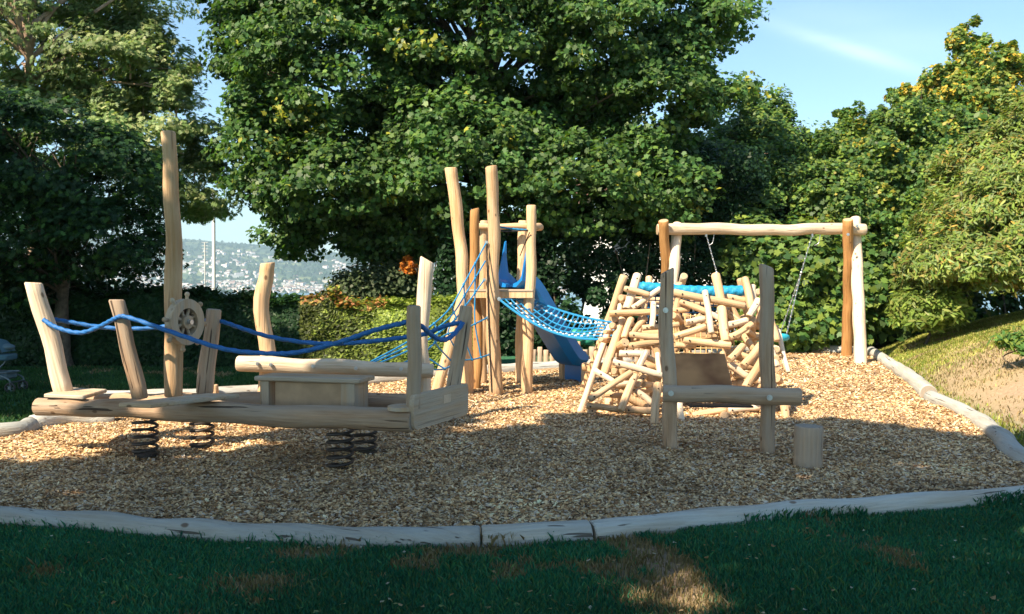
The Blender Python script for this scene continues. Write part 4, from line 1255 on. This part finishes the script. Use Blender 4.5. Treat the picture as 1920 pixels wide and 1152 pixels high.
    mb.add(v, f); tr = mb.build('trunk', bark or M['bark'], t)
    mb = MB()
    sel = rg.choice(len(C), min(limbs, len(C)), replace=False)
    for q in sel:
        e = Vector(C[q]); i = int(np.clip(3+12*((e.z-bs.z)/(max(.5, tp.z-bs.z)))*.75, 3, 16))
        s0 = tpn[i]; L_ = (e-s0).length
        m1 = s0.lerp(e, .45)+Vector((rr_.uniform(-.12, .12)*L_, rr_.uniform(-.12, .12)*L_, .10*L_*rr_.uniform(-.4, 1)))
        pts = smooth_path([s0, m1, e], 8)
        r0 = trunk_r*.32*min(1, .4+L_/6)
        v, f, _ = tube_data(pts, [r0*(1-.85*k/8) for k in range(9)], 6, True, .05, rr_); mb.add(v, f)
        for _k in range(2):
            b1 = pts[4+_k*2]; e2 = b1+Vector((rr_.uniform(-.8, .8), rr_.uniform(-.8, .4), rr_.uniform(-.2, .7)))
            v, f, _ = tube_data([b1, b1.lerp(e2, .5)+Vector((0, 0, .05)), e2], [r0*.4, r0*.25, r0*.08], 5); mb.add(v, f)
    for a_, b_ in TW:
        v, f, _ = tube_data([Vector(a_)-Vector((0, 0, .4)), Vector(a_), Vector(b_)], [.025, .018, .006], 4); mb.add(v, f)
    mb.build('limbs', bark or M['bark'], t, recalc=False)
    return t
def EP(px, py, Y, rxp, rzp, ry):
    """an ellipsoid of foliage centred on the ray through px,py at depth Y, half-sizes in photo pixels at that depth"""
    p = P(px, py, Y); return (p.x, p.y, p.z, rxp/F*Y, ry, rzp/F*Y)

GM = [(.060, .135, .034), (.078, .160, .040), (.045, .110, .034), (.120, .200, .042), (.085, .140, .050)]
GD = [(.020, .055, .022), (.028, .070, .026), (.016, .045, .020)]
GL = [(.17, .25, .045), (.21, .28, .055), (.13, .20, .040), (.26, .29, .075)]
GF = [(.17, .25, .09), (.22, .28, .11), (.14, .21, .07), (.28, .31, .14)]

# the big maple
tree('maple_tree', 'large broad maple with dense dark green crown behind the tower', 'tree', (-.9, 24, 0),
     [EP(900, 60, 23.5, 300, 250, 4.5), EP(640, 120, 22.5, 190, 190, 3.5), EP(500, 70, 22.5, 85, 110, 2.0), EP(1120, 50, 22.5, 160, 190, 3.5), EP(1290, 60, 22.0, 70, 45, 1.2),
      EP(1220, 190, 22.0, 120, 100, 2.4), EP(640, 350, 21.5, 160, 90, 2.8), EP(500, 280, 21.5, 65, 90, 1.8), EP(880, 320, 22, 190, 150, 3.6), EP(1080, 350, 21, 140, 100, 2.8),
      EP(770, 455, 22.5, 130, 30, 2.2), EP(1360, 165, 21.5, 60, 10, .6), EP(1375, 30, 21.5, 45, 26, .8), EP(1240, 360, 21.5, 80, 90, 2.0), EP(560, 445, 21.5, 50, 30, 1.2), EP(800, -180, 23, 400, 190, 4.5)],
     1900, 150, MAPLE, .125, GM, 11, clr=.56, flat=.50, jit=.5, trunk_r=.26, yellow=(.34, .34, .05), pyel=.03, limbs=90, back=.35, top=(-.8, 24, 10.5), shoots=60)
# feathery tree, upper left
tree('locust_tree', 'tall feathery light green tree filling the upper left corner', 'tree', (-11.6, 23, 0),
     [EP(60, 60, 22.5, 200, 190, 3.2), EP(230, 130, 22, 110, 80, 2.4), EP(150, -90, 23, 230, 130, 3.5), EP(310, 150, 22, 60, 45, 1.6), EP(290, 75, 22.3, 35, 22, 1.0), EP(300, 260, 22, 130, 90, 2.5),
      EP(370, 350, 22, 70, 55, 1.6), EP(360, 385, 22.2, 45, 25, 1.0), EP(120, 250, 22, 180, 90, 2.4), EP(195, 20, 22, 60, 60, 1.5)],
     330, 150, FROND, .17, GF, 12, shoots=70, clr=.60, flat=.42, trunk_r=.17, limbs=45, back=.4, bark=M['barkpink'], updown=.7, up=.5,
     trunk_path=[Vector((-12.0, 23, 0)), Vector((-12.0, 22.6, 5)), P(55, 110, 20.5), P(25, -40, 20.5)])
# dark tree, left; its shade is also put into the leaf colours
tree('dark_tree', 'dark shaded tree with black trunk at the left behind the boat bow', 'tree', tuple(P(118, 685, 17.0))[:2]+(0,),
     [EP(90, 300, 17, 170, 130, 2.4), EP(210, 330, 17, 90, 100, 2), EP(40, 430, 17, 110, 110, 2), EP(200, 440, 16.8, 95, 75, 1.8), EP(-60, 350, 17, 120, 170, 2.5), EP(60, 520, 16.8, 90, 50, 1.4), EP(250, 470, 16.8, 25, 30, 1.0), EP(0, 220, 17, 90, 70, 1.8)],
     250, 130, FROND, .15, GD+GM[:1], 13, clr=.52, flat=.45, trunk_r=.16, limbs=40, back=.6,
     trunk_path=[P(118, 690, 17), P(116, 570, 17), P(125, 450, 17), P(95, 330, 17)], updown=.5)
# mid right trees
tree('beech_tree', 'rounded mid green tree rising behind the swing beam', 'tree', (9.6, 27, .3),
     [EP(1420, 290, 26, 75, 90, 2.4), EP(1380, 390, 25, 110, 110, 3), EP(1290, 340, 25, 90, 90, 2.5), EP(1470, 380, 26, 60, 90, 2), EP(1430, 240, 26.5, 35, 35, 1.2)],
     560, 110, OVAL, .12, GM+GL[:2], 14, shoots=70, clr=.50, flat=.5, trunk_r=.2, back=.35, limbs=30)
tree('hazel_tree', 'broad leafy green tree right of the swing under the open sky', 'tree', (12.6, 25, .6),
     [EP(1600, 330, 24, 95, 80, 2.6), EP(1530, 400, 23.5, 80, 100, 2.4), EP(1680, 290, 24, 90, 75, 2.6), EP(1620, 440, 23, 120, 90, 2.5), EP(1580, 280, 24.5, 40, 40, 1.2), EP(1740, 380, 23, 110, 110, 2.6)],
     950, 140, MAPLE, .105, GM+GL[:2], 15, shoots=130, clr=.44, jit=.5, flat=.45, trunk_r=.2, back=.35, limbs=34, yellow=(.34, .30, .05), pyel=.03)
tree('yellowing_maple', 'tallest right hand tree with yellow leaves among its top shoots', 'tree', (16.2, 28, 1),
     [EP(1780, 200, 26, 75, 70, 2.2), EP(1800, 120, 26.2, 22, 50, .8), EP(1860, 130, 26, 25, 60, .9), EP(1840, 190, 26, 55, 60, 1.6), EP(1720, 230, 26, 40, 45, 1.4), EP(1830, 290, 25.5, 90, 80, 2.2)],
     340, 95, MAPLE, .125, GL+GM[:2], 16, shoots=80, clr=.36, jit=.5, flat=.6, trunk_r=.16, back=.5, limbs=40, yellow=(.60, .42, .06), pyel=.20)
tree('walnut_bush', 'large drooping feathery bush at the right edge above the bank', 'bush', (12.2, 19.5, 1.5),
     [EP(1860, 420, 18.5, 90, 110, 2.2), EP(1920, 330, 19, 60, 110, 2.2), EP(1830, 330, 19.5, 50, 60, 1.6), EP(1800, 500, 18, 80, 60, 1.6), EP(1900, 520, 17.5, 70, 45, 1.5), EP(1980, 440, 18, 80, 150, 2.4), EP(1740, 540, 18.6, 45, 35, 1.0)],
     600, 170, LANCE, .145, GL+GF[:2]+[(.24, .20, .06)], 17, shoots=50, clr=.46, flat=.55, trunk_r=.12, back=.35, limbs=30, updown=.9, yellow=(.40, .27, .06), pyel=.06)
# leafy screen behind the swing
tree('vine_shrub', 'bright broad-leaved climbing shrub directly behind the nest swing', 'shrub', (6.6, 21.5, 0),
     [EP(1500, 500, 21.5, 95, 80, 1.0), EP(1440, 580, 21.5, 90, 70, 1.0), EP(1540, 590, 21.4, 90, 60, .9), EP(1400, 480, 21.8, 60, 70, 1.0), EP(1600, 520, 21.5, 45, 80, .9), EP(1470, 620, 21.2, 100, 40, .8)],
     520, 62, MAPLE, .18, GM+GL[:3], 18, clr=.42, flat=.7, trunk_r=.07, back=.3, limbs=24)
tree('dark_shrub', 'dark hollow shrub between the swing leg and the bright bank bush', 'shrub', (9.3, 21.8, .3),
     [EP(1680, 500, 21.8, 70, 110, 1.1), EP(1740, 480, 21.8, 60, 90, 1.2), EP(1640, 600, 21.6, 50, 45, .8)],
     330, 52, MAPLE, .19, GM, 19, clr=.45, flat=.7, trunk_r=.07, back=.4, limbs=14)
tree('bank_bush', 'low yellow green bush at the foot of the bank trees', 'bush', tuple(P(1735, 600, 18.2))[:2]+(.45,),
     [EP(1735, 575, 18.2, 60, 32, .8)], 90, 45, LANCE, .18, GL, 20, clr=.32, flat=.7, trunk_r=.03, limbs=8)
tree('nettle_plant', 'small leafy plant growing on the dirt bank at the right edge', 'plant', tuple(P(1905, 675, 12.0)),
     [EP(1908, 645, 12, 32, 26, .3)], 26, 16, LANCE, .16, GL[:2]+GM[:2], 21, clr=.16, flat=.8, trunk_r=.012, limbs=10)
tree('orange_leaf_shrub', 'small shrub above the hedge with soft green leaves', 'shrub', (-2.8, 21, -.5),
     [EP(710, 535, 21, 75, 42, 1.0), EP(660, 545, 21, 35, 30, .8), EP(760, 520, 21, 30, 30, .8)], 150, 75, OVAL, .11, [(.075, .105, .05), (.09, .12, .055), (.06, .09, .04)], 22, clr=.35, flat=.7, trunk_r=.04, limbs=10)
tree('autumn_twig', 'single orange autumn leaf cluster hanging above the hedge', 'leaf cluster', tuple(P(764, 540, 20.3)),
     [EP(764, 497, 20.3, 14, 13, .15)], 10, 36, MAPLE, .12, [(.55, .16, .02), (.62, .24, .04), (.45, .12, .02)], 23, clr=.13, flat=.9, trunk_r=.02, limbs=4)

# dense dark shrubs under the maple
def shrub_mass(name, label, x0, x1, y0, z0, z1, n, seed, pal, size=.16, depth=1.2, outline=OVAL):
    rg = np.random.RandomState(seed)
    t = thing(name, label, 'shrub', ((x0+x1)/2, y0, 0))
    nc = int((x1-x0)*(z1-z0)*9)
    C = np.stack([rg.uniform(x0, x1, nc), y0+rg.uniform(-.5, .5, nc)*depth, rg.uniform(z0, 1, nc)], -1)
    topz = z1*(.75+.4*vnoise(C[:, 0], C[:, 0]*0, .8, seed))
    C[:, 2] = z0+(topz-z0)*rg.rand(nc)
    ci = rg.choice(nc, n); d = unit(rg, n)
    cs = rg.uniform(.2, .5, nc)
    pos = C[ci]+d*(cs[ci]*rg.uniform(.3, 1, n))[:, None]
    nor = d*.4+np.array([0, -.35, .45])+rg.normal(0, .4, (n, 3))
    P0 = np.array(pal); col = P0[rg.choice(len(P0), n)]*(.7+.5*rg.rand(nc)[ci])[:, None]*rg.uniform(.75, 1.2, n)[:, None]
    link('foliage', leaf_mesh(pos, nor, size*rg.uniform(.6, 1.25, n), outline, col, rg), LEAF, t)
    mb = MB(); rr_ = random.Random(seed)
    for k in range(int((x1-x0)*3)):
        x_ = rr_.uniform(x0, x1); a = Vector((x_, y0+rr_.uniform(-.3, .3)*depth, -.1)); b_ = a+Vector((rr_.uniform(-.6, .6), rr_.uniform(-.2, .2), z1*rr_.uniform(.6, .9)))
        v, f, _ = tube_data(smooth_path([a, a.lerp(b_, .5)+Vector((rr_.uniform(-.2, .2), 0, 0)), b_], 6), [.035*(1-.12*i) for i in range(7)], 6); mb.add(v, f)
    mb.build('stems', M['bark'], t, recalc=False)
    return t
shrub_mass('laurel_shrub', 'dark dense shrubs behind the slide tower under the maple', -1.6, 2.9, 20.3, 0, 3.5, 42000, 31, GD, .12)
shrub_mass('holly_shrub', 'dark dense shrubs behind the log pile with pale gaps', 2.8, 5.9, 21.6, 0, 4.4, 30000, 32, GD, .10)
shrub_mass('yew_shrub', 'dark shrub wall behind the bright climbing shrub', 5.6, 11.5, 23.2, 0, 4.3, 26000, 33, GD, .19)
shrub_mass('thicket_shrub', 'green thicket behind the bank at the far right', 9.5, 18, 22.5, .2, 5.5, 34000, 35, GM, .18)
shrub_mass('privet_shrub', 'dark shrub mass behind the stroller at the left edge', -12.5, -8.2, 19.6, 0, 2.2, 14000, 34, GD, .16)

# clipped hedge
def hedge(name, label, xa, ya, xb, yb, h, dep, n, seed, pal, size, orange=0):
    rg = np.random.RandomState(seed)
    t = thing(name, label, 'hedge', ((xa+xb)/2, (ya+yb)/2, 0))
    L_ = math.hypot(xb-xa, yb-ya); ux_, uy_ = (xb-xa)/L_, (yb-ya)/L_; nx_, ny_ = uy_, -ux_
    if ny_ > 0: nx_, ny_ = -nx_, -ny_
    s_ = rg.uniform(0, L_, n); topm = rg.rand(n) < .28
    hh = h*(.92+.14*vnoise(s_, s_*0, .9, seed))+.20*(vnoise(s_, s_*0, 4, seed+1)-.5)
    bulge = .16*(vnoise(s_, rg.rand(n)*0+1, 1.1, seed+2)-.5)
    zz = np.where(topm, hh+rg.normal(0, .05, n), hh*rg.rand(n)**.85)
    dd = np.where(topm, rg.uniform(-dep/2, dep/2, n), dep/2+.22*(vnoise(s_, zz, 2.4, seed+3)-.5)+bulge-np.abs(rg.normal(0, .07, n))-.12*(zz/h)**4)
    pos = np.stack([xa+ux_*s_+nx_*dd, ya+uy_*s_+ny_*dd, zz], -1)
    nor = np.where(topm[:, None], np.array([0, 0, 1.0]), np.array([nx_, ny_, .55]))+rg.normal(0, .38, (n, 3))
    P0 = np.array(pal); cv = vnoise(s_, zz, 3, seed+4)
    col = P0[rg.choice(len(P0), n)]*(.65+.7*cv)[:, None]*rg.uniform(.8, 1.2, n)[:, None]
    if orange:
        fm_ = rg.rand(n)*1.3 > s_*.8+.5*(vnoise(s_, zz, 2.2, 91)-.5); col[fm_] *= .32  # left end darkened in leaf colour to imitate the soft shade edge
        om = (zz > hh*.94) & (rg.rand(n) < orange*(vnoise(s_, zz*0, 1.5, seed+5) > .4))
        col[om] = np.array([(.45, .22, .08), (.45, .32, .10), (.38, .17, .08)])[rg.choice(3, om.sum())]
    link('foliage', leaf_mesh(pos, nor, size*rg.uniform(.6, 1.25, n), OVAL, col, rg), LEAF, t)
    mb = MB(); mb.box(Vector(((xa+xb)/2, (ya+yb)/2, h*.44)), Vector((ux_, uy_, 0))*(L_/2-.1), Vector((nx_, ny_, 0))*(dep/2-.22), Vector((0, 0, h*.44)))
    mb.build('twig_core', simple('dark_twig_core', (.02, .022, .014), .95, 0, .6, 14, 1), t, False)  # solid dark box standing in for the inner twigs and their shade
    return t
hedge('clipped_hedge', 'dark shaded clipped hedge behind the steering wheel, left of the sunlit hedge', -13, 17.9, -4.0, 17.6, 1.36, 1.0, 60000, 41, GD+[(.03, .07, .022)], .10)  # tree shade is also put into these dark leaf greens
hedge('clipped_hedge', 'sunlit clipped hedge with rusty top leaves behind the balance rail', -3.95, 17.5, -.5, 17.4, 1.34, 1.0, 30000, 45, [(.22, .28, .05), (.27, .33, .06), (.17, .22, .045), (.12, .17, .04)], .10, orange=.4)  # same hedge continued, sunlight put into its brighter leaf colours

# ------------------------------------------------------------------ trees out of the frame that throw the shade
def shade_tree(name, label, base, targets, seed, ncl, nleaf, hmin, hmax, extra=()):
    """crown placed between the sun and the shaded ground"""
    rg = np.random.RandomState(seed)
    t = thing(name, label, 'tree', base)
    poly = np.array(targets); lo, hi = poly.min(0), poly.max(0)
    C = []
    k_ = 1/math.tan(SUN_EL); hx_, hy_ = SX/math.hypot(SX, SY), SY/math.hypot(SX, SY)
    while len(C) < ncl:
        x, y = rg.uniform(lo[0], hi[0]), rg.uniform(lo[1], hi[1])
        if not inside(np.array([x]), np.array([y]), poly)[0]: continue
        ok = True
        for (ex, ey, er) in extra:
            if math.hypot(x-ex, y-ey) < er: ok = False
        if not ok: continue
        if y > 5: x += rg.normal(0, .20); y += rg.normal(0, .20)
        h = rg.uniform(hmin, hmax)
        C.append((x+hx_*h*k_, y+hy_*h*k_, h))
    C = np.array(C)
    ci = np.repeat(np.arange(len(C)), nleaf); n = len(ci)
    d = unit(rg, n)
    pos = C[ci]+d*(.42*rg.uniform(.2, 1, n))[:, None]*np.array([1, 1, .6])
    nor = np.array([-.3, -.3, .8])+rg.normal(0, .4, (n, 3))
    col = np.array(GM)[rg.choice(len(GM), n)]*rg.uniform(.75, 1.2, n)[:, None]
    link('crown', leaf_mesh(pos, nor, .26*rg.uniform(.7, 1.2, n), MAPLE, col, rg), LEAF, t)
    mb = MB(); top = Vector(C.mean(0)); b_ = Vector(base)
    tp = smooth_path([b_, b_.lerp(top, .4)+Vector((.2, -.2, .8)), top], 14)
    v, f, _ = tube_data(tp, [.34*(1-.75*i/14) for i in range(15)], 12); mb.add(v, f); mb.build('trunk', M['bark'], t)
    mb = MB()
    for q in rg.choice(len(C), 50, replace=False):
        e = Vector(C[q]); s0 = tp[rg.randint(5, 13)]
        v, f, _ = tube_data(smooth_path([s0, s0.lerp(e, .5)+Vector((0, 0, .3)), e], 6), [.07*(1-.14*i) for i in range(7)], 5); mb.add(v, f)
    mb.build('limbs', M['bark'], t, recalc=False)
edge = [(-6.8, 7.6), (-4.9, 8.1), (-3.9, 8.25), (-3.2, 8.35), (-2.4, 9.1), (-1.5, 10.1), (-.6, 10.6), (.9, 10.75), (2.2, 10.5), (3.3, 10.5), (4.3, 10.0), (5.0, 9.0), (7.2, 8.4)]
EI = [(x, y-.38) for x, y in edge]
shade_tree('shade_tree', 'tree standing behind the photographer whose crown shades the foreground', (-7.5, -6.0, 0), EI+[(8.5, 1.5), (-8, 0.5)], 51, 1500, 42, 6.2, 9.0, [(.83, 4.85, .48), (-3.0, 7.75, .40), (-1.3, 8.6, .38), (-.1, 9.9, .36), (2.7, 9.75, .36), (-4.4, 7.4, .36), (3.9, 9.1, .34)])
shade_tree('shade_tree', 'tree left of the lawn whose crown shades the dark hedge', (-17.5, 6.5, 0), [(-13.5, 11.2), (-6.3, 10.6), (-5.6, 12.6), (-3.4, 14.6), (-3.9, 17.2), (-4.6, 18.6), (-13, 19.5)], 52, 800, 36, 6.0, 9.0)

# ------------------------------------------------------------------ far shore: lake, hills, town
m, nt, b, o = newmat('lake_water')
b.inputs['Base Color'].default_value = (.06, .13, .17, 1); b.inputs['Roughness'].default_value = .22
tc = nt.nodes.new('ShaderNodeTexCoord'); nw = noise(nt, tc.outputs['Object'], .08, 5); bump(nt, b, nw.outputs['Fac'], .5, 1.5)
mb = MB(); mb.add([(-7000, 120, -30), (7000, 120, -30), (7000, 3600, -30), (-7000, 3600, -30)], [(0, 1, 2, 3)])
tag(mb.build('lake', m, None, False), kind='structure')
def hz_(x, y):
    x = np.asarray(x, float); y = np.asarray(y, float)
    t = sstep(2700, 5600, y)
    ridge = 205+55*(vnoise(x, y*0, 1/1500, 61)-.5)*2-.075*(x+1500)*(x > -2600)*1.0
    ridge = np.clip(ridge, 90, 330)
    return -34+(ridge+34)*t**1.15+18*(vnoise(x, y, 1/260, 62)-.5)*sstep(2700, 3300, y)+5*(vnoise(x, y, 1/70, 63)-.5)
hx = np.linspace(-6500, 6500, 220); hy = np.linspace(2500, 6400, 70)
XX, YY = np.meshgrid(hx, hy); ZZ = hz_(XX, YY)
V = np.stack([XX, YY, ZZ], -1).reshape(-1, 3); idx = np.arange(XX.size).reshape(XX.shape)
Fq = np.stack([idx[:-1, :-1], idx[:-1, 1:], idx[1:, 1:], idx[1:, :-1]], -1).reshape(-1, 4)
me = bpy.data.meshes.new('m'); me.from_pydata(V.tolist(), [], Fq.tolist()); me.polygons.foreach_set('use_smooth', [True]*len(Fq))
m, nt, b, o = newmat('far_hillside')
tc = nt.nodes.new('ShaderNodeTexCoord'); n1_ = noise(nt, tc.outputs['Object'], .006, 8, .65); n2_ = noise(nt, tc.outputs['Object'], .03, 4, .6)
r_ = ramp(nt, [(.42, (.025, .05, .022)), (.52, (.05, .09, .035)), (.60, (.16, .19, .07))]); nt.links.new(n1_.outputs['Fac'], r_.inputs['Fac'])
nt.links.new(r_.outputs[0], b.inputs['Base Color']); b.inputs['Roughness'].default_value = .95; bump(nt, b, n2_.outputs['Fac'], 1, 8)
tag(link('hills', me, m), kind='structure')
rg = np.random.RandomState(77); rh = random.Random(77)
wcol = [simple('far_white_wall', (.62, .60, .57), .8, 0, .03, .1, 0), simple('far_cream_wall', (.72, .62, .48), .8, 0, .03, .1, 0), simple('far_grey_wall', (.48, .48, .48), .8, 0, .03, .1, 0)]
rcol = [simple('far_red_roof', (.30, .13, .09), .9, 0, .1, .1, 0), simple('far_brown_roof', (.20, .14, .11), .9, 0, .1, .1, 0), simple('far_grey_roof', (.22, .22, .23), .9, 0, .1, .1, 0)]
def house_data(w, d, h, flat=False):
    v = [(-w, -d, -3), (w, -d, -3), (w, d, -3), (-w, d, -3), (-w, -d, h), (w, -d, h), (w, d, h), (-w, d, h), (-w, 0, h*1.38), (w, 0, h*1.38)]
    f = [(0, 1, 5, 4), (2, 3, 7, 6), (1, 2, 6, 9, 5), (3, 0, 4, 8, 7), (4, 5, 9, 8), (6, 7, 8, 9)]
    mi = [0, 0, 0, 0, 1, 1]
    if flat: v[8] = (-w, 0, h+.1); v[9] = (w, 0, h+.1)
    return v, f, mi
protos = []
for k in range(9):
    w, d, h = [(8, 6, 7), (6, 5, 6), (11, 6, 9), (14, 7, 11), (7, 7, 8), (9, 5, 6), (18, 7, 12), (6, 6, 9), (10, 8, 8)][k]
    v, f, mi = house_data(w, d, h, k in (3, 6)); me = mesh_from(v, f, mi, False)
    me.materials.append(wcol[[0, 0, 1, 0, 0, 2, 0, 1, 0][k]]); me.materials.append(rcol[k % 3]); protos.append(me)
kind_lab = ['white walled house with reddish roof', 'small white house with brown roof', 'cream apartment house with grey roof', 'white flat roofed apartment block', 'square white house with brown roof',
            'small grey house', 'long white flat roofed block', 'narrow cream house', 'broad white house with grey roof']
nH = 0
win = [(335, 650), (196, 330)]
while nH < 290:
    a, b_ = win[0] if rh.random() < .78 else win[1]
    px = rh.uniform(a, b_); Yh = 2820+1500*rh.random()**1.5; x = (px-960)/F*Yh
    if vnoise(x, Yh, 1/160, 65) < .38: continue
    k = rh.randrange(9)
    o = bpy.data.objects.new('far_house', protos[k]); o.location = (x, Yh, float(hz_(x, Yh))); o.rotation_euler = (0, 0, rh.uniform(-.8, .8)); COL.objects.link(o)
    tag(o, kind_lab[k]+' in the hazy town across the lake', 'house', 'houses of this look in the far town: '+kind_lab[k]); nH += 1
mb = MB()
for q in range(1900):
    px = rh.uniform(-400, 1100); Yh = 2790+2000*rh.random()**1.3; x = (px-960)/F*Yh
    if vnoise(x, Yh, 1/160, 65) < .40: continue
    w, d, h = rh.uniform(5, 11), rh.uniform(5, 8), rh.uniform(5, 11); v, f, mi = house_data(w, d, h); a = rh.uniform(-.8, .8); z_ = float(hz_(x, Yh)); c_, s_ = math.cos(a), math.sin(a)
    mb.add([(x+p[0]*c_-p[1]*s_, Yh+p[0]*s_+p[1]*c_, z_+p[2]) for p in v], f, mi)
tag(mb.build('far_town', [wcol[0], rcol[1]], None, False, False), 'remaining pale houses spread over the hazy far hillside', 'town', kind='stuff')
# far trees between the houses
n = 9000
Yh = 2790+2600*rg.rand(n)**1.1; xh = (rg.uniform(-500, 1200, n)-960)/F*Yh
zc = hz_(xh, Yh); r_ = rg.uniform(5, 12, n)
oc = np.array([(1, 0, 0), (0, 1, 0), (-1, 0, 0), (0, -1, 0), (.0, .0, 1.0), (0, 0, -.5)])
tri = [(0, 1, 4), (1, 2, 4), (2, 3, 4), (3, 0, 4)]
cen = np.stack([xh, Yh, zc+2], -1)
T = []
for t_ in tri:
    T.append(np.stack([cen+oc[i]*r_[:, None]*rg.uniform(.8, 1.2, (n, 1)) for i in t_], 1))
V = np.concatenate(T, 1).reshape(-1, 3)
tag(link('far_woodland', fast_mesh(V, 3, np.tile(np.array([(.03, .06, .025)]), (4*n, 1))*rg.uniform(.7, 1.4, (4*n, 1))), attrmat('far_tree', 1)[0]), 'dark tree clumps between the houses across the lake', 'woodland', kind='stuff')

# ------------------------------------------------------------------ air
HAZE = True
if HAZE:
    mb = MB(); mb.box(Vector((0, 3000, 158)), Vector((9000, 0, 0)), Vector((0, 3600, 0)), Vector((0, 0, 196)))
    m = bpy.data.materials.new('haze'); m.use_nodes = True; nt = m.node_tree
    for n_ in list(nt.nodes): nt.nodes.remove(n_)
    o_ = nt.nodes.new('ShaderNodeOutputMaterial'); pv = nt.nodes.new('ShaderNodeVolumePrincipled')
    pv.inputs['Color'].default_value = (.62, .84, 1.0, 1); pv.inputs['Density'].default_value = .00014; pv.inputs['Anisotropy'].default_value = .2
    nt.links.new(pv.outputs[0], o_.inputs['Volume'])
    tag(mb.build('haze', m, None, False), kind='stuff', label='thin bluish summer haze over the lake and hills', cat='haze')
